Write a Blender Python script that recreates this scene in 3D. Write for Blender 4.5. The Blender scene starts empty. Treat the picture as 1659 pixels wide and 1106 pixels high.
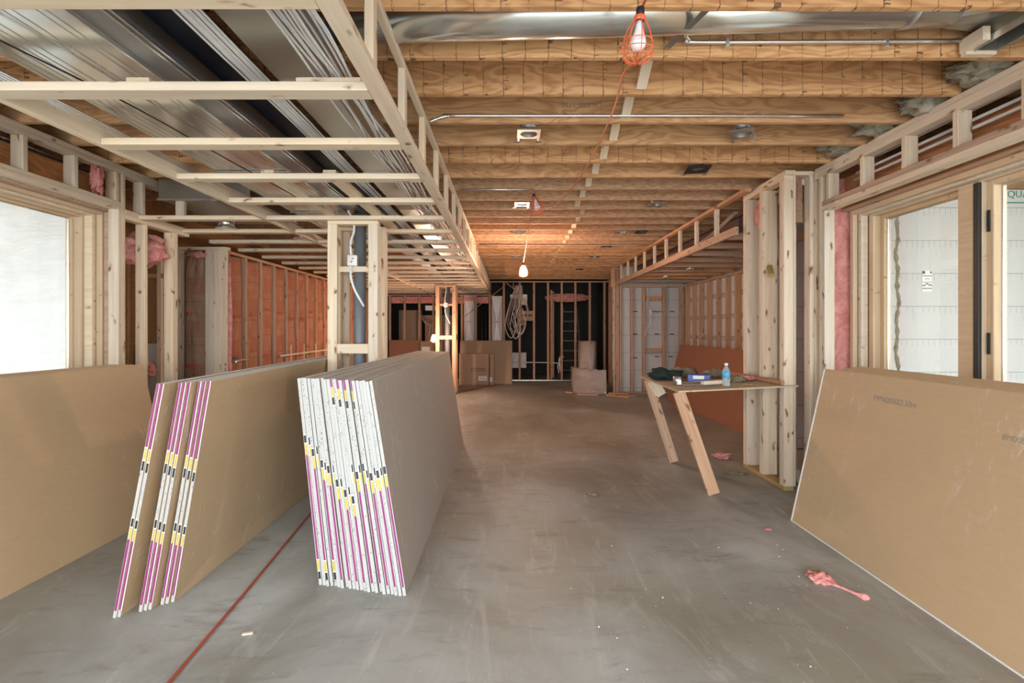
import bpy, bmesh, math, random
from mathutils import Vector, Matrix, noise
random.seed(7)
scn = bpy.context.scene
COL = scn.collection

# ---------------------------------------------------------------- camera
F = 800.0; H = 1.46                       # focal length in px, eye height
cd = bpy.data.cameras.new('camera'); cam = bpy.data.objects.new('camera', cd); COL.objects.link(cam)
cd.sensor_width = 36; cd.sensor_fit = 'HORIZONTAL'; cd.lens = F*36/1659
cd.shift_x = (829.5-826)/1659; cd.shift_y = -(553-534)/1659
cd.clip_start = 0.05; cd.clip_end = 100
cam.location = (0, 0, H); cam.rotation_euler = (math.pi/2, 0, 0)
scn.camera = cam
# ---------------------------------------------------------------- world, light, exposure
w = bpy.data.worlds.new('overcast_sky'); scn.world = w; w.use_nodes = True
bg = w.node_tree.nodes['Background']; bg.inputs[0].default_value = (0.90, 0.955, 1.0, 1); bg.inputs[1].default_value = 4.0
def portal(name, loc, rot, sx, sy):
    l = bpy.data.lights.new(name, 'AREA'); l.shape = 'RECTANGLE'; l.size = sx; l.size_y = sy
    l.cycles.is_portal = True
    o = bpy.data.objects.new(name, l); o.location = loc; o.rotation_euler = rot; COL.objects.link(o)
HP = math.pi/2
portal('rear_opening_portal', (-0.2, -1.68, 1.25), (HP, 0, 0), 6.6, 2.5)
portal('left_window_portal', (-4.0, 2.3, 1.7), (0, -HP, 0), 1.5, 4.3)
portal('right_window_portal', (3.40, 2.2, 1.7), (0, HP, 0), 1.5, 4.1)
scn.view_settings.view_transform = 'Standard'; scn.view_settings.look = 'None'
scn.view_settings.gamma = 1.0; scn.view_settings.use_curve_mapping = False
scn.view_settings.exposure = 1.36
WARM = (1.0, 0.65, 0.46)
BULB = 950.0

# ---------------------------------------------------------------- materials
def mat(name, col=(.5,.5,.5), rough=.7, metal=0.0, **k):
    m = bpy.data.materials.new(name); m.use_nodes = True
    b = m.node_tree.nodes['Principled BSDF']
    b.inputs['Base Color'].default_value = (*col, 1); b.inputs['Roughness'].default_value = rough
    b.inputs['Metallic'].default_value = metal
    for kk, v in k.items(): b.inputs[kk.replace('_', ' ')].default_value = v
    return m
class N:
    """tiny node builder"""
    def __init__(s, m): s.m = m; s.t = m.node_tree; s.b = s.t.nodes['Principled BSDF']
    def n(s, typ, ins={}, **pr):
        nd = s.t.nodes.new(typ)
        for k, v in pr.items(): setattr(nd, k, v)
        for k, v in ins.items():
            if isinstance(v, bpy.types.NodeSocket): s.t.links.new(v, nd.inputs[k])
            else: nd.inputs[k].default_value = v
        return nd
    def link(s, a, b): s.t.links.new(a, b)
    def obj(s): return s.n('ShaderNodeTexCoord').outputs['Object']
    def objr(s):
        o = s.obj(); r = s.n('ShaderNodeObjectInfo').outputs['Random']
        mm = s.n('ShaderNodeMath', {0: r, 1: 37.0}, operation='MULTIPLY').outputs[0]
        return s.n('ShaderNodeVectorMath', {0: o, 1: mm}, operation='ADD').outputs[0], r
    def map(s, v, sc): return s.n('ShaderNodeMapping', {'Vector': v, 'Scale': sc}).outputs[0]
    def noise(s, v, sc=1, det=4, rough=.55, dist=0):
        return s.n('ShaderNodeTexNoise', {'Vector': v, 'Scale': sc, 'Detail': det, 'Roughness': rough, 'Distortion': dist}).outputs['Fac']
    def math(s, op, a, b=0.0, c=0.0):
        return s.n('ShaderNodeMath', {0: a, 1: b, 2: c}, operation=op).outputs[0]
    def ramp(s, f, stops):
        r = s.n('ShaderNodeValToRGB', {'Fac': f}); e = r.color_ramp.elements
        while len(e) < len(stops): e.new(.5)
        for el, (p, c) in zip(e, stops): el.position = p; el.color = (*c, 1) if len(c) == 3 else c
        return r.outputs[0]
    def mix(s, f, a, b, mode='MIX'):
        nd = s.n('ShaderNodeMix', data_type='RGBA', blend_type=mode)
        for i, v in ((0, f), (6, a), (7, b)):
            if isinstance(v, bpy.types.NodeSocket): s.link(v, nd.inputs[i])
            else: nd.inputs[i].default_value = v if i == 0 else (*v, 1)
        return nd.outputs[2]
    def col(s, c): s.link(c, s.b.inputs['Base Color'])
    def bump(s, h, st=.2, d=.01):
        b = s.n('ShaderNodeBump', {'Height': h, 'Strength': st, 'Distance': d}); s.link(b.outputs[0], s.b.inputs['Normal'])
G3 = lambda v: (v, v, v)

def pine(name, light, dark, knot=(.20,.095,.04), kthr=.085, var=.16, gs=(1.3, 30, 30)):
    m = mat(name, light, .72); n = N(m); v, r = n.objr()
    g = n.noise(n.map(v, gs), 1, 4, .6, .4)
    g2 = n.noise(n.map(v, (.7, 5, 5)), 1, 2)
    c = n.ramp(g, [(.32, dark), (.62, light)])
    c = n.mix(n.math('MULTIPLY', g2, .5), c, tuple(x*.84 for x in dark))
    vv = n.n('ShaderNodeVectorMath', {0: n.map(v, (4.6, 13, 13)), 1: n.n('ShaderNodeTexNoise', {'Vector': v, 'Scale': 9.0}).outputs['Color']}, operation='ADD').outputs[0]
    d = n.n('ShaderNodeTexVoronoi', {'Vector': vv, 'Scale': 1.0}).outputs['Distance']
    k = n.ramp(d, [(kthr, G3(1)), (kthr+.06, G3(.42)), (kthr+.16, G3(0))])
    c = n.mix(k, c, knot)
    hv = n.n('ShaderNodeHueSaturation', {'Hue': .5, 'Saturation': n.math('MULTIPLY_ADD', r, .35, .82), 'Value': n.math('MULTIPLY_ADD', r, var, 1-var*.6), 'Color': c}).outputs[0]
    n.col(hv); n.bump(g, .15, .004)
    return m
M = {}
M['pine'] = pine('pale_pine', (.83,.71,.55), (.67,.53,.38))
M['pine2'] = pine('warm_pine', (.62,.40,.26), (.46,.27,.165))  # browner pine, base shifted pinker to carry the warm cast
M['pine3'] = pine('clear_pine', (.83,.70,.53), (.70,.56,.39), kthr=.04)
M['wframe'] = pine('window_wood', (.74,.56,.36), (.62,.44,.26), kthr=.0, gs=(40, 1.3, 1.3))
M['treated'] = mat('treated_wood', (.42,.30,.12), .8)

def joistmat(name, a, b, ticks, flake=False):
    m = mat(name, a, .75); n = N(m); v, r = n.objr(); o = n.obj()
    if flake:
        g = n.noise(n.map(v, (14, 60, 60)), 1, 3, .7)
        c = n.ramp(g, [(.36, b), (.60, a)])
    else:
        w0 = n.noise(n.map(v, (1.5, 5, 7)), 1, 3, .45, .7)
        fr = n.math('PINGPONG', n.math('MULTIPLY', w0, 9.0), .5)
        g = n.noise(n.map(v, (2, 60, 60)), 1, 3)
        c = n.ramp(n.math('MULTIPLY_ADD', fr, .9, n.math('MULTIPLY', g, .3)), [(.15, b), (.5, a)])
    st = n.noise(n.map(v, (3, 9, 9)), 1, 5, .7)
    c = n.mix(n.ramp(st, [(.62, G3(0)), (.8, G3(.5))]), c, tuple(x*.45 for x in b))
    if ticks:
        sx = n.n('ShaderNodeSeparateXYZ', {0: o})
        jit = n.noise(n.map(v, (6, 60, 60)), 1, 2)
        x = n.math('ADD', n.math('MULTIPLY', sx.outputs[0], 8.2), n.math('MULTIPLY', jit, .10))
        fr = n.math('FRACT', x)
        msk = n.noise(n.map(v, (5, 8, 14)), 1, 4, .8)
        wid = n.math('MULTIPLY', n.ramp(msk, [(.40, G3(.02)), (.60, G3(.05)), (.74, G3(.17))]), 1.0)
        sm = n.math('MULTIPLY', n.math('LESS_THAN', fr, .26), n.math('GREATER_THAN', n.noise(n.map(v, (7, 7, 45)), 1, 3, .7), .60))
        tk = n.math('MULTIPLY', n.math('MAXIMUM', sm, n.math('LESS_THAN', fr, wid)), n.ramp(n.noise(n.map(v, (3, 9, 20)), 1, 3, .8), [(.34, G3(.1)), (.52, G3(1))]))
        c = n.mix(n.math('MULTIPLY', tk, .82), c, (.035,.02,.012))
    hv = n.n('ShaderNodeHueSaturation', {'Value': n.math('MULTIPLY_ADD', r, .2, .88), 'Color': c}).outputs[0]
    n.col(hv); return m
M['j_tick'] = joistmat('joist_stamped', (.66,.38,.18), (.46,.23,.095), True)
M['j_plain'] = joistmat('joist_plywood', (.64,.38,.19), (.45,.235,.10), False)
M['j_osb'] = joistmat('joist_strand', (.56,.36,.21), (.36,.20,.11), False, True)
M['osb'] = joistmat('osb_sheathing', (.48,.27,.12), (.30,.15,.06), False, True)
M['lvl'] = joistmat('orange_lvl', (.52,.24,.10), (.40,.16,.06), False)

m = mat('concrete_floor', (.4,.39,.37), .5); n = N(m); v = n.obj(); M['concrete'] = m
a = n.noise(n.map(v, (1, .7, 1)), .8, 6, .62, .6); b = n.noise(n.map(v, (1.6, 5, 1)), 1.6, 7, .7, .4); c3 = n.noise(v, .45, 3)
c = n.ramp(a, [(.30, (.20,.185,.155)), (.48, (.32,.325,.30)), (.66, (.45,.47,.455))])
c = n.mix(n.ramp(c3, [(.42, G3(0)), (.62, G3(.5))]), c, (.26,.235,.165))
rot = n.n('ShaderNodeMapping', {'Vector': v, 'Rotation': (0,0,.5), 'Scale': (2.2,.5,1)}).outputs[0]
sc = n.noise(rot, 2.4, 8, .72, 1.2)
c = n.mix(n.ramp(sc, [(.54, G3(0)), (.74, G3(.5))]), c, (.56,.57,.55))
c = n.mix(n.ramp(b, [(.28, G3(.55)), (.46, G3(0))]), c, (.15,.13,.105))
sp = n.noise(v, 55, 2, .6)
c = n.mix(n.ramp(sp, [(.70, G3(0)), (.76, G3(.5))]), c, (.75,.74,.70))
n.col(c); n.link(n.ramp(a, [(.3, G3(.42)), (.7, G3(.62))]), n.b.inputs['Roughness']); n.bump(sc, .08, .01)

def paper(name, a, b, scuff=.6):
    m = mat(name, a, .62); n = N(m); v, r = n.objr()
    g = n.noise(n.map(v, (1, 9, 60)), 1, 4, .6)
    c = n.mix(g, a, b)
    s1 = n.noise(n.map(v, (1, 5, 1.6)), 2.2, 8, .8, .8); s2 = n.noise(n.map(v, (1, .9, .5)), 1.3, 2)
    f = n.math('MULTIPLY', n.ramp(s1, [(.56, G3(0)), (.68, G3(scuff))]), n.ramp(s2, [(.42, G3(0)), (.58, G3(1))]))
    c = n.mix(f, c, (.74,.70,.63)); n.col(c); return m
M['kraft'] = paper('drywall_back_paper', (.52,.375,.225), (.46,.325,.19))
M['greypaper'] = paper('grey_drywall_paper', (.36,.315,.27), (.31,.27,.23), .45)
M['redpaper'] = paper('rust_drywall_paper', (.31,.14,.08), (.27,.12,.065), .1)
M['card'] = paper('cardboard', (.40,.27,.17), (.36,.24,.15), .1)
m = mat('gypsum_edge', (.80,.80,.77), .7); n = N(m); v, r = n.objr(); M['gyp'] = m
g = n.noise(n.map(v, (60, 1, 1)), 3, 4, .7)
n.col(n.ramp(g, [(.35, (.72,.72,.69)), (.6, (.86,.86,.83))]))
m = mat('white_end_tape', (.86,.86,.84), .5); n = N(m); v, r = n.objr(); M['tape'] = m
g = n.noise(n.map(v, (160, 160, 120)), 1.0, 1)
g2 = n.noise(n.map(v, (1,1,9)), 1, 0)
n.col(n.mix(n.math('MULTIPLY', n.math('GREATER_THAN', g, .66), n.math('GREATER_THAN', g2, .5)), (.44,.44,.42), (.09,.09,.09)))
M['purple'] = mat('magenta_tape', (.24,.03,.14), .45)
M['yellow'] = mat('yellow_tape', (.50,.40,.08), .45)
M['black'] = mat('black_ink', (.015,.015,.018), .5)
M['white'] = mat('white_paint', (.82,.82,.80), .5)

def metalm(name, col, rough, sc=3.0, metal=.9):
    m = mat(name, col, rough, metal); n = N(m); v, r = n.objr()
    g = n.noise(n.map(v, (1,1,1)), sc, 5, .6)
    n.col(n.ramp(g, [(.3, tuple(x*.90 for x in col)), (.7, col)]))
    n.link(n.ramp(g, [(.3, G3(rough*.9)), (.7, G3(min(1, rough*1.15)))]), n.b.inputs['Roughness']); n.bump(n.noise(v, 1.0, 1), .12, .05)
    return m
M['duct'] = metalm('galvanised_duct', (.78,.80,.78), .2)
M['duct2'] = metalm('grey_duct', (.50,.50,.46), .34)
M['emt'] = metalm('steel_conduit', (.80,.80,.80), .25)
M['ibeam'] = metalm('grey_steel', (.33,.34,.35), .33, metal=.7)
M['navy'] = mat('blue_black', (.006,.008,.016), .4, Specular_IOR_Level=.15)  # blue-black, low gloss
M['brownsteel'] = mat('brown_steel', (.10,.065,.055), .5)
m = metalm('foil_facing', (.82,.76,.70), .2, 9); n = N(m); v, r = n.objr(); n.bump(n.noise(v, 38, 4, .75), 1.0, .03); M['foil'] = m
M['pipe'] = mat('grey_plastic', (.17,.185,.20), .45)
M['cable'] = mat('white_cable', (.72,.72,.73), .45)
M['tan'] = mat('tan_cable', (.46,.33,.25), .5)
M['blackcable'] = mat('black_cable', (.02,.02,.022), .5)
M['cord'] = mat('orange_cord', (.62,.17,.07), .45)
M['redcord'] = mat('red_cord', (.40,.07,.035), .5)
M['cage'] = mat('orange_cage', (.85,.16,.06), .4)
M['bulb'] = mat('bulb_glass', (.88,.88,.90), .25)
m = mat('lit_bulb', (1,1,1), .3); M['lit'] = m
m.node_tree.nodes['Principled BSDF'].inputs['Emission Color'].default_value = (*WARM, 1)
m.node_tree.nodes['Principled BSDF'].inputs['Emission Strength'].default_value = BULB
def fluff(name, a, b, sc=9):
    m = mat(name, a, .95); n = N(m); v, r = n.objr(); g = n.noise(v, sc, 6, .7, .6)
    n.col(n.ramp(g, [(.34, b), (.62, a)])); n.bump(g, .8, .04); return m
M['pink'] = fluff('pink_fibre', (.84,.40,.36), (.60,.20,.18))
M['wool'] = fluff('grey_green_wool', (.46,.43,.34), (.28,.25,.18), 14)
M['greencloth'] = fluff('dark_green_cloth', (.02,.045,.04), (.008,.018,.016), 12)
M['khaki'] = fluff('khaki_cloth', (.34,.28,.19), (.20,.16,.10), 14)
def kraftb(name, a, red):
    m = mat(name, a, .8); n = N(m); o = n.obj(); v, r = n.objr()
    g = n.noise(v, 5, 5, .65, .6); c = n.ramp(g, [(.3, tuple(x*.72 for x in a)), (.65, a)])
    s = n.n('ShaderNodeSeparateXYZ', {0: o}); u = n.math('ABSOLUTE', s.outputs[0]); z = s.outputs[2]
    zz = n.math('ADD', z, n.math('MULTIPLY', r, .5))
    blk = n.math('FRACT', n.math('MULTIPLY', zz, 1.9))
    inb = n.math('MULTIPLY', n.math('GREATER_THAN', blk, .18), n.math('LESS_THAN', blk, .58))
    ln = n.math('LESS_THAN', n.math('FRACT', n.math('MULTIPLY', zz, 46.0)), .5)
    f = n.math('MULTIPLY', n.math('MULTIPLY', inb, ln), n.math('LESS_THAN', u, .105))
    f2 = n.math('MULTIPLY', n.math('LESS_THAN', n.math('FRACT', n.math('MULTIPLY', zz, 1.9)), .02), n.math('LESS_THAN', u, .15))
    f = n.math('MULTIPLY', n.math('MAXIMUM', f, f2), .5)
    n.col(n.mix(f, c, red)); n.bump(n.noise(n.map(v, (4, 4, 1.3)), 2, 5, .7, 1.5), .9, .05); return m
M['battdim'] = kraftb('brown_kraft_facing', (.42,.28,.18), (.35,.06,.05))
M['batt'] = kraftb('orange_lit_kraft', (.56,.24,.13), (.36,.03,.02))  # kraft paper with the orange bulb light put into its colour
M['red'] = mat('red_print', (.48,.05,.04), .6)
# foam blocks: course lines and tick marks
m = mat('foam_block', (.72,.73,.71), .8); n = N(m); o = n.obj(); M['foam'] = m
s = n.n('ShaderNodeSeparateXYZ', {0: o}); x, z = s.outputs[0], s.outputs[2]
fz = n.math('FRACT', n.math('MULTIPLY', n.math('ADD', z, -.149+4.064), 1/.4064))
ln = n.math('LESS_THAN', fz, .022)
tk = n.math('MULTIPLY', n.math('GREATER_THAN', fz, .80), n.math('LESS_THAN', n.math('FRACT', n.math('MULTIPLY', x, 1/.0677)), .09))
nz = n.noise(o, 3, 4, .7)
f = n.math('MAXIMUM', n.math('MULTIPLY', ln, .75), n.math('MULTIPLY', n.math('MULTIPLY', tk, n.math('GREATER_THAN', nz, .42)), .6))
st = n.noise(n.map(o, (1, 1, .5)), 1.4, 6, .7)
c = n.mix(n.ramp(st, [(.60, G3(0)), (.78, G3(.6))]), (.60,.61,.60), (.36,.35,.31))
n.col(n.mix(f, c, (.25,.25,.24)))
M['foamlit'] = M['foam']
m = mat('poly_sheet', (.9,.9,.89), .5); n = N(m); v = n.obj(); g = n.noise(n.map(v, (1.5,1,4)), 1.2, 5, .6, 1.5)
n.col(n.ramp(g, [(.3, (.66,.66,.66)), (.7, (.76,.76,.76))])); n.bump(g, .35, .1); M['poly'] = m
M['darkwall'] = mat('dark_room_shade', (.045,.048,.045), .9)  # near-black colour stands in for the gloom of the unlit back room
M['ground'] = mat('gravel_ground', (.42,.41,.38), .9)
m = bpy.data.materials.new('window_glass'); m.use_nodes = True; t = m.node_tree; t.nodes.clear(); M['glass'] = m
out = t.nodes.new('ShaderNodeOutputMaterial'); mx = t.nodes.new('ShaderNodeMixShader'); tr = t.nodes.new('ShaderNodeBsdfTransparent'); gl = t.nodes.new('ShaderNodeBsdfGlossy')
fr = t.nodes.new('ShaderNodeFresnel'); fr.inputs[0].default_value = 1.25; gl.inputs['Roughness'].default_value = .02; tr.inputs[0].default_value = (.95,.975,.965,1)
t.links.new(fr.outputs[0], mx.inputs[0]); t.links.new(tr.outputs[0], mx.inputs[1]); t.links.new(gl.outputs[0], mx.inputs[2]); t.links.new(mx.outputs[0], out.inputs[0])
M['plastic'] = mat('clear_plastic', (.75,.85,.92), .1, 0, Transmission_Weight=.7, IOR=1.2)
M['blue'] = mat('blue_print', (.05,.10,.40), .4)
M['sky'] = mat('light_blue_label', (.10,.42,.72), .4)
M['green'] = mat('green_print', (.05,.28,.20), .5)
M['greytxt'] = mat('faded_print', (.22,.21,.20), .7)
M['ply'] = pine('plywood_top', (.64,.50,.30), (.52,.39,.22), kthr=.0)
M['oak'] = pine('reddish_board', (.56,.25,.10), (.42,.17,.06), kthr=.0)
M['seal'] = mat('black_gasket', (.012,.016,.015), .5)

# ---------------------------------------------------------------- object helpers
def wloc(p):
    v = Vector((0,0,0))
    while p: v += p.location; p = p.parent
    return v
def tag(o, label=None, cat=None, group=None, kind=None):
    if label: o['label'] = label
    if cat: o['category'] = cat
    if group: o['group'] = group
    if kind: o['kind'] = kind
    return o
def put(name, me, loc, parent=None, mats=(), rot=None):
    o = bpy.data.objects.new(name, me); COL.objects.link(o)
    for m_ in mats: me.materials.append(m_)
    loc = Vector(loc)
    if parent: o.parent = parent; loc = loc - wloc(parent)
    o.location = loc
    if rot is not None: o.rotation_euler = rot
    return o
def thing(name, loc, label, cat, group=None, kind=None):
    o = bpy.data.objects.new(name, None); o.empty_display_size = .1; COL.objects.link(o); o.location = loc
    return tag(o, label, cat, group, kind)
def boxbm(bm, c, d, bev=0.0, mi=0, R=None):
    r = bmesh.ops.create_cube(bm, size=1.0)['verts']
    T = Matrix.Translation(c) @ (R.to_4x4() if R else Matrix.Identity(4)) @ Matrix.Diagonal((*d, 1))
    bmesh.ops.transform(bm, matrix=T, verts=r)
    fs = {f for v_ in r for f in v_.link_faces}
    for f in fs: f.material_index = mi
    if bev:
        es = {e for v_ in r for e in v_.link_edges}
        bmesh.ops.bevel(bm, geom=list(es), offset=bev, segments=1, affect='EDGES')
def fin(bm, name='m', smooth=False):
    me = bpy.data.meshes.new(name); bmesh.ops.recalc_face_normals(bm, faces=bm.faces); bm.to_mesh(me); bm.free()
    if smooth:
        for p in me.polygons: p.use_smooth = True
    return me
def box(name, x0, x1, y0, y1, z0, z1, m, parent=None, bev=None):
    dx, dy, dz = x1-x0, y1-y0, z1-z0; c = ((x0+x1)/2, (y0+y1)/2, (z0+z1)/2)
    if bev is None: bev = min(.003, min(dx, dy, dz)*.12)
    if dx >= dy and dx >= dz: d, rot = (dx, dy, dz), (0,0,0)
    elif dy >= dz: d, rot = (dy, dx, dz), (0,0,HP)
    else: d, rot = (dz, dy, dx), (0,HP,0)
    bm = bmesh.new(); boxbm(bm, (0,0,0), d, bev)
    return put(name, fin(bm, name), c, parent, [m], rot)
def stick(name, p0, p1, w_, d_, m, parent=None, up=(0,0,1), bev=.003):
    p0, p1 = Vector(p0), Vector(p1); x = (p1-p0); L = x.length; x.normalize()
    y = Vector(up).cross(x).normalized(); z = x.cross(y)
    R = Matrix((x, y, z)).transposed()
    bm = bmesh.new(); boxbm(bm, (0,0,0), (L, w_, d_), bev)
    return put(name, fin(bm, name), (p0+p1)/2, parent, [m], R.to_euler())
def smoothpts(pts, k=6):
    P = [Vector(p) for p in pts]
    if len(P) < 3: return P
    P = [P[0]*2-P[1]] + P + [P[-1]*2-P[-2]]; out = []
    for i in range(1, len(P)-2):
        a, b, c, d = P[i-1:i+3]
        for j in range(k):
            t_ = j/k; out.append(.5*((2*b)+(c-a)*t_+(2*a-5*b+4*c-d)*t_*t_+(3*b-a-3*c+d)*t_**3))
    out.append(P[-2]); return out
def tubebm(bm, pts, r, n=8, k=6, mi=0, raw=False):
    P = [Vector(p) for p in pts] if raw else smoothpts(pts, k); rings = []
    for i, p in enumerate(P):
        t_ = (P[min(i+1, len(P)-1)]-P[max(i-1, 0)]).normalized()
        u = t_.cross(Vector((0,0,1)));
        if u.length < .05: u = t_.cross(Vector((0,1,0)))
        u.normalize(); v_ = t_.cross(u)
        rr = r[i] if isinstance(r, (list, tuple)) else r
        rings.append([bm.verts.new(p+u*math.cos(2*math.pi*j/n)*rr+v_*math.sin(2*math.pi*j/n)*rr) for j in range(n)])
    for a, b in zip(rings, rings[1:]):
        for j in range(n):
            f = bm.faces.new((a[j], a[(j+1)%n], b[(j+1)%n], b[j])); f.material_index = mi; f.smooth = True
    for rg in (rings[0], rings[-1]):
        try: bm.faces.new(rg).material_index = mi
        except ValueError: pass
def tube(name, pts, r, m, parent=None, n=8, k=6):
    o0 = Vector(pts[0]); bm = bmesh.new(); tubebm(bm, [Vector(p)-o0 for p in pts], r, n, k)
    return put(name, fin(bm, name), o0, parent, [m])
def lathe(name, prof, c, m, parent=None, n=20, rot=None):
    bm = bmesh.new(); rings = []
    for r, z in prof: rings.append([bm.verts.new((r*math.cos(2*math.pi*j/n), r*math.sin(2*math.pi*j/n), z)) for j in range(n)])
    for a, b in zip(rings, rings[1:]):
        for j in range(n): bm.faces.new((a[j], a[(j+1)%n], b[(j+1)%n], b[j])).smooth = True
    for rg in (rings[0], rings[-1]):
        if (rg[0].co-rg[n//2].co).length > .001: bm.faces.new(rg)
    bmesh.ops.remove_doubles(bm, verts=bm.verts, dist=1e-5)
    return put(name, fin(bm, name), c, parent, [m], rot)
def lump(name, c, s, m, parent=None, seed=0, amp=.35, sub=4, fr=2.2):
    bm = bmesh.new(); bmesh.ops.create_icosphere(bm, subdivisions=sub, radius=1)
    off = Vector((seed*3.1, seed*1.7, seed))
    for v_ in bm.verts:
        q = v_.co.copy(); nn = noise.fractal(q*fr+off, .6, 2.0, 4); v_.co = q*(1+amp*nn)
        v_.co = Vector((v_.co.x*s[0], v_.co.y*s[1], v_.co.z*s[2]))
    return put(name, fin(bm, name, True), c, parent, [m])
def text(name, s_, size, m, loc, R, parent=None, depth=.0008):
    cu = bpy.data.curves.new('t', 'FONT'); cu.body = s_; cu.size = size; cu.align_x = 'CENTER'; cu.align_y = 'CENTER'; cu.extrude = depth
    to = bpy.data.objects.new('t', cu); me = bpy.data.meshes.new_from_object(to); me.transform(R.to_4x4())
    bpy.data.objects.remove(to); bpy.data.curves.remove(cu)
    me.materials.clear()
    return put(name, me, loc, parent, [m])
def frame3(x, y): # text matrix: text x axis -> x, text y axis -> y
    x, y = Vector(x), Vector(y); return Matrix((x, y, x.cross(y))).transposed()
W2 = ['first','second','third','fourth','fifth','sixth','seventh','eighth','ninth','tenth','eleventh','twelfth','thirteenth','fourteenth','fifteenth','sixteenth','seventeenth','eighteenth','nineteenth','twentieth',
      'twenty-first','twenty-second','twenty-third','twenty-fourth','twenty-fifth','twenty-sixth','twenty-seventh','twenty-eighth','twenty-ninth','thirtieth','thirty-first','thirty-second','thirty-third','thirty-fourth','thirty-fifth','thirty-sixth']

# ================================================================ SHELL
def struct(name, x0, x1, y0, y1, z0, z1, m, parent=None):
    bm = bmesh.new(); boxbm(bm, (0,0,0), (x1-x0, y1-y0, z1-z0))
    o = put(name, fin(bm), ((x0+x1)/2, (y0+y1)/2, (z0+z1)/2), parent, [m])
    if not parent: o['kind'] = 'structure'
    return o
struct('floor', -4.4, 4.2, -1.8, 17, -.12, 0, M['concrete'])
struct('ground', -14, 14, -14, 22, -.35, -.13, M['ground'])
ce = struct('ceiling', -4.4, 3.36, -1.8, 17, 3.19, 3.22, M['j_osb'])
struct('ceiling_panel', 3.36, 4.2, 4.38, 17, 3.19, 3.22, M['j_osb'], ce)
wl = struct('wall_left', -3.97, -3.87, -1.8, 4.40, 2.47, 3.19, M['osb'])
struct('wall_panel', -3.97, -3.87, -1.8, 4.40, 0, .95, M['osb'], wl)
struct('wall_panel', -3.97, -3.87, -1.8, .2, .95, 2.47, M['osb'], wl)
struct('wall_panel', -4.4, -3.97, 4.44, 4.50, 0, 3.19, M['osb'], wl)
struct('wall_panel', -4.4, -4.3, 4.50, 17, 0, 3.19, M['osb'], wl)
wr = struct('wall_right', 3.25, 3.35, -1.8, 4.38, 2.45, 3.19, M['osb'])
struct('wall_panel', 3.25, 3.35, -1.8, 4.38, 0, .95, M['osb'], wr)
struct('wall_panel', 3.25, 3.35, -1.8, .2, .95, 2.45, M['osb'], wr)
stick('wall_panel', (3.30, 4.40, 1.6), (4.22, 6.10, 1.6), .04, 3.19, M['osb'], wr)
fw = struct('wall_foam_block', 3.25, 7.5, 6.10, 6.25, 0, 3.19, M['foam']); fw['kind'] = 'structure'
struct('wall_panel', 4.02, 4.15, 6.25, 11.55, 0, 3.19, M['foam'], wr)
ab = struct('wall_alcove', 2.40, 4.02, 11.42, 11.55, 0, 3.19, M['foam'])
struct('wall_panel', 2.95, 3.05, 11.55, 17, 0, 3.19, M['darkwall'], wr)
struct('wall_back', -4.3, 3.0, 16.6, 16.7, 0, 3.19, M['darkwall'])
rb = struct('wall_rear', -4.4, -3.5, -1.8, -1.7, 0, 3.19, M['osb'])
struct('wall_panel', 3.1, 3.4, -1.8, -1.7, 0, 3.19, M['osb'], rb)
struct('wall_panel', -3.5, 3.1, -1.8, -1.7, 2.5, 3.19, M['osb'], rb)
# poly covered wall beyond left window
bm = bmesh.new(); nx, nz = 40, 30; g = []
for i in range(nx+1):
    g.append([bm.verts.new((-i/nx*3.2, -.015-.03*noise.noise(Vector((i*.16, j*.3+i*.07, 2)))-.008*noise.noise(Vector((i*.5, j*.5, 5))), j/nz*3.3)) for j in range(nz+1)])
for i in range(nx):
    for j in range(nz): bm.faces.new((g[i][j], g[i+1][j], g[i+1][j+1], g[i][j+1]))
o = put('plastic_sheeting', fin(bm, smooth=True), (-3.90, 4.44, -.05), None, [M['poly']])
so = o.modifiers.new('s', 'SOLIDIFY'); so.thickness = .004
tag(o, 'bright white plastic sheeting hanging outside the left window', 'plastic sheet')
struct('sky_blocker', -7.3, -3.98, 1.3, 4.6, 3.0, 3.1, M['osb'])  # unseen overhangs added to keep sky light off the outside walls
struct('sky_blocker', 4.25, 8.0, 1.1, 6.25, 3.2, 3.3, M['osb'])
struct('sky_blocker', 3.36, 4.25, 1.1, 4.38, 3.2, 3.3, M['osb'])
struct('wall_outside_unseen', -7.4, -7.3, 0, 4.6, -.1, 3.1, M['foam']); struct('wall_outside_unseen', 7.5, 7.6, 1.0, 6.2, -.1, 3.3, M['foam'])  # unseen outer walls added to narrow the sky outside the windows
lwb = struct('wall_outside_unseen', -7.3, -3.98, 4.46, 4.56, -.1, 3.3, M['foam'])

# ================================================================ WINDOWS
def ringframe(name, xa, xb, y0, y1, z0, z1, wd, m, parent):
    bm = bmesh.new(); cx = (xa+xb)/2; dx = abs(xb-xa); yc = (y0+y1)/2
    c0 = Vector((cx, yc, (z0+z1)/2))
    for (a, b, c, d) in ((y0-wd, y0, z0-wd, z1+wd), (y1, y1+wd, z0-wd, z1+wd), (y0, y1, z0-wd, z0), (y0, y1, z1, z1+wd)):
        boxbm(bm, (0, (a+b)/2-c0.y, (c+d)/2-c0.z), (dx, b-a, d-c), .004)
    return put(name, fin(bm), c0, parent, [m])
def pane(y0, y1, z0, z1, x, parent):
    bm = bmesh.new(); boxbm(bm, (0,0,0), (.008, y1-y0+.02, z1-z0+.02)); return put('glass_pane', fin(bm), (x, (y0+y1)/2, (z0+z1)/2), parent, [M['glass']])
w1 = thing('window_1', (-3.85, 3, 1.0), None, None, kind='structure')
ringframe('sash', -3.86, -3.80, .9, 4.285, 1.02, 2.43, .035, M['wframe'], w1)
ringframe('glazing_gasket', -3.838, -3.822, .91, 4.277, 1.03, 2.42, .006, M['emt'], w1)
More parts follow.
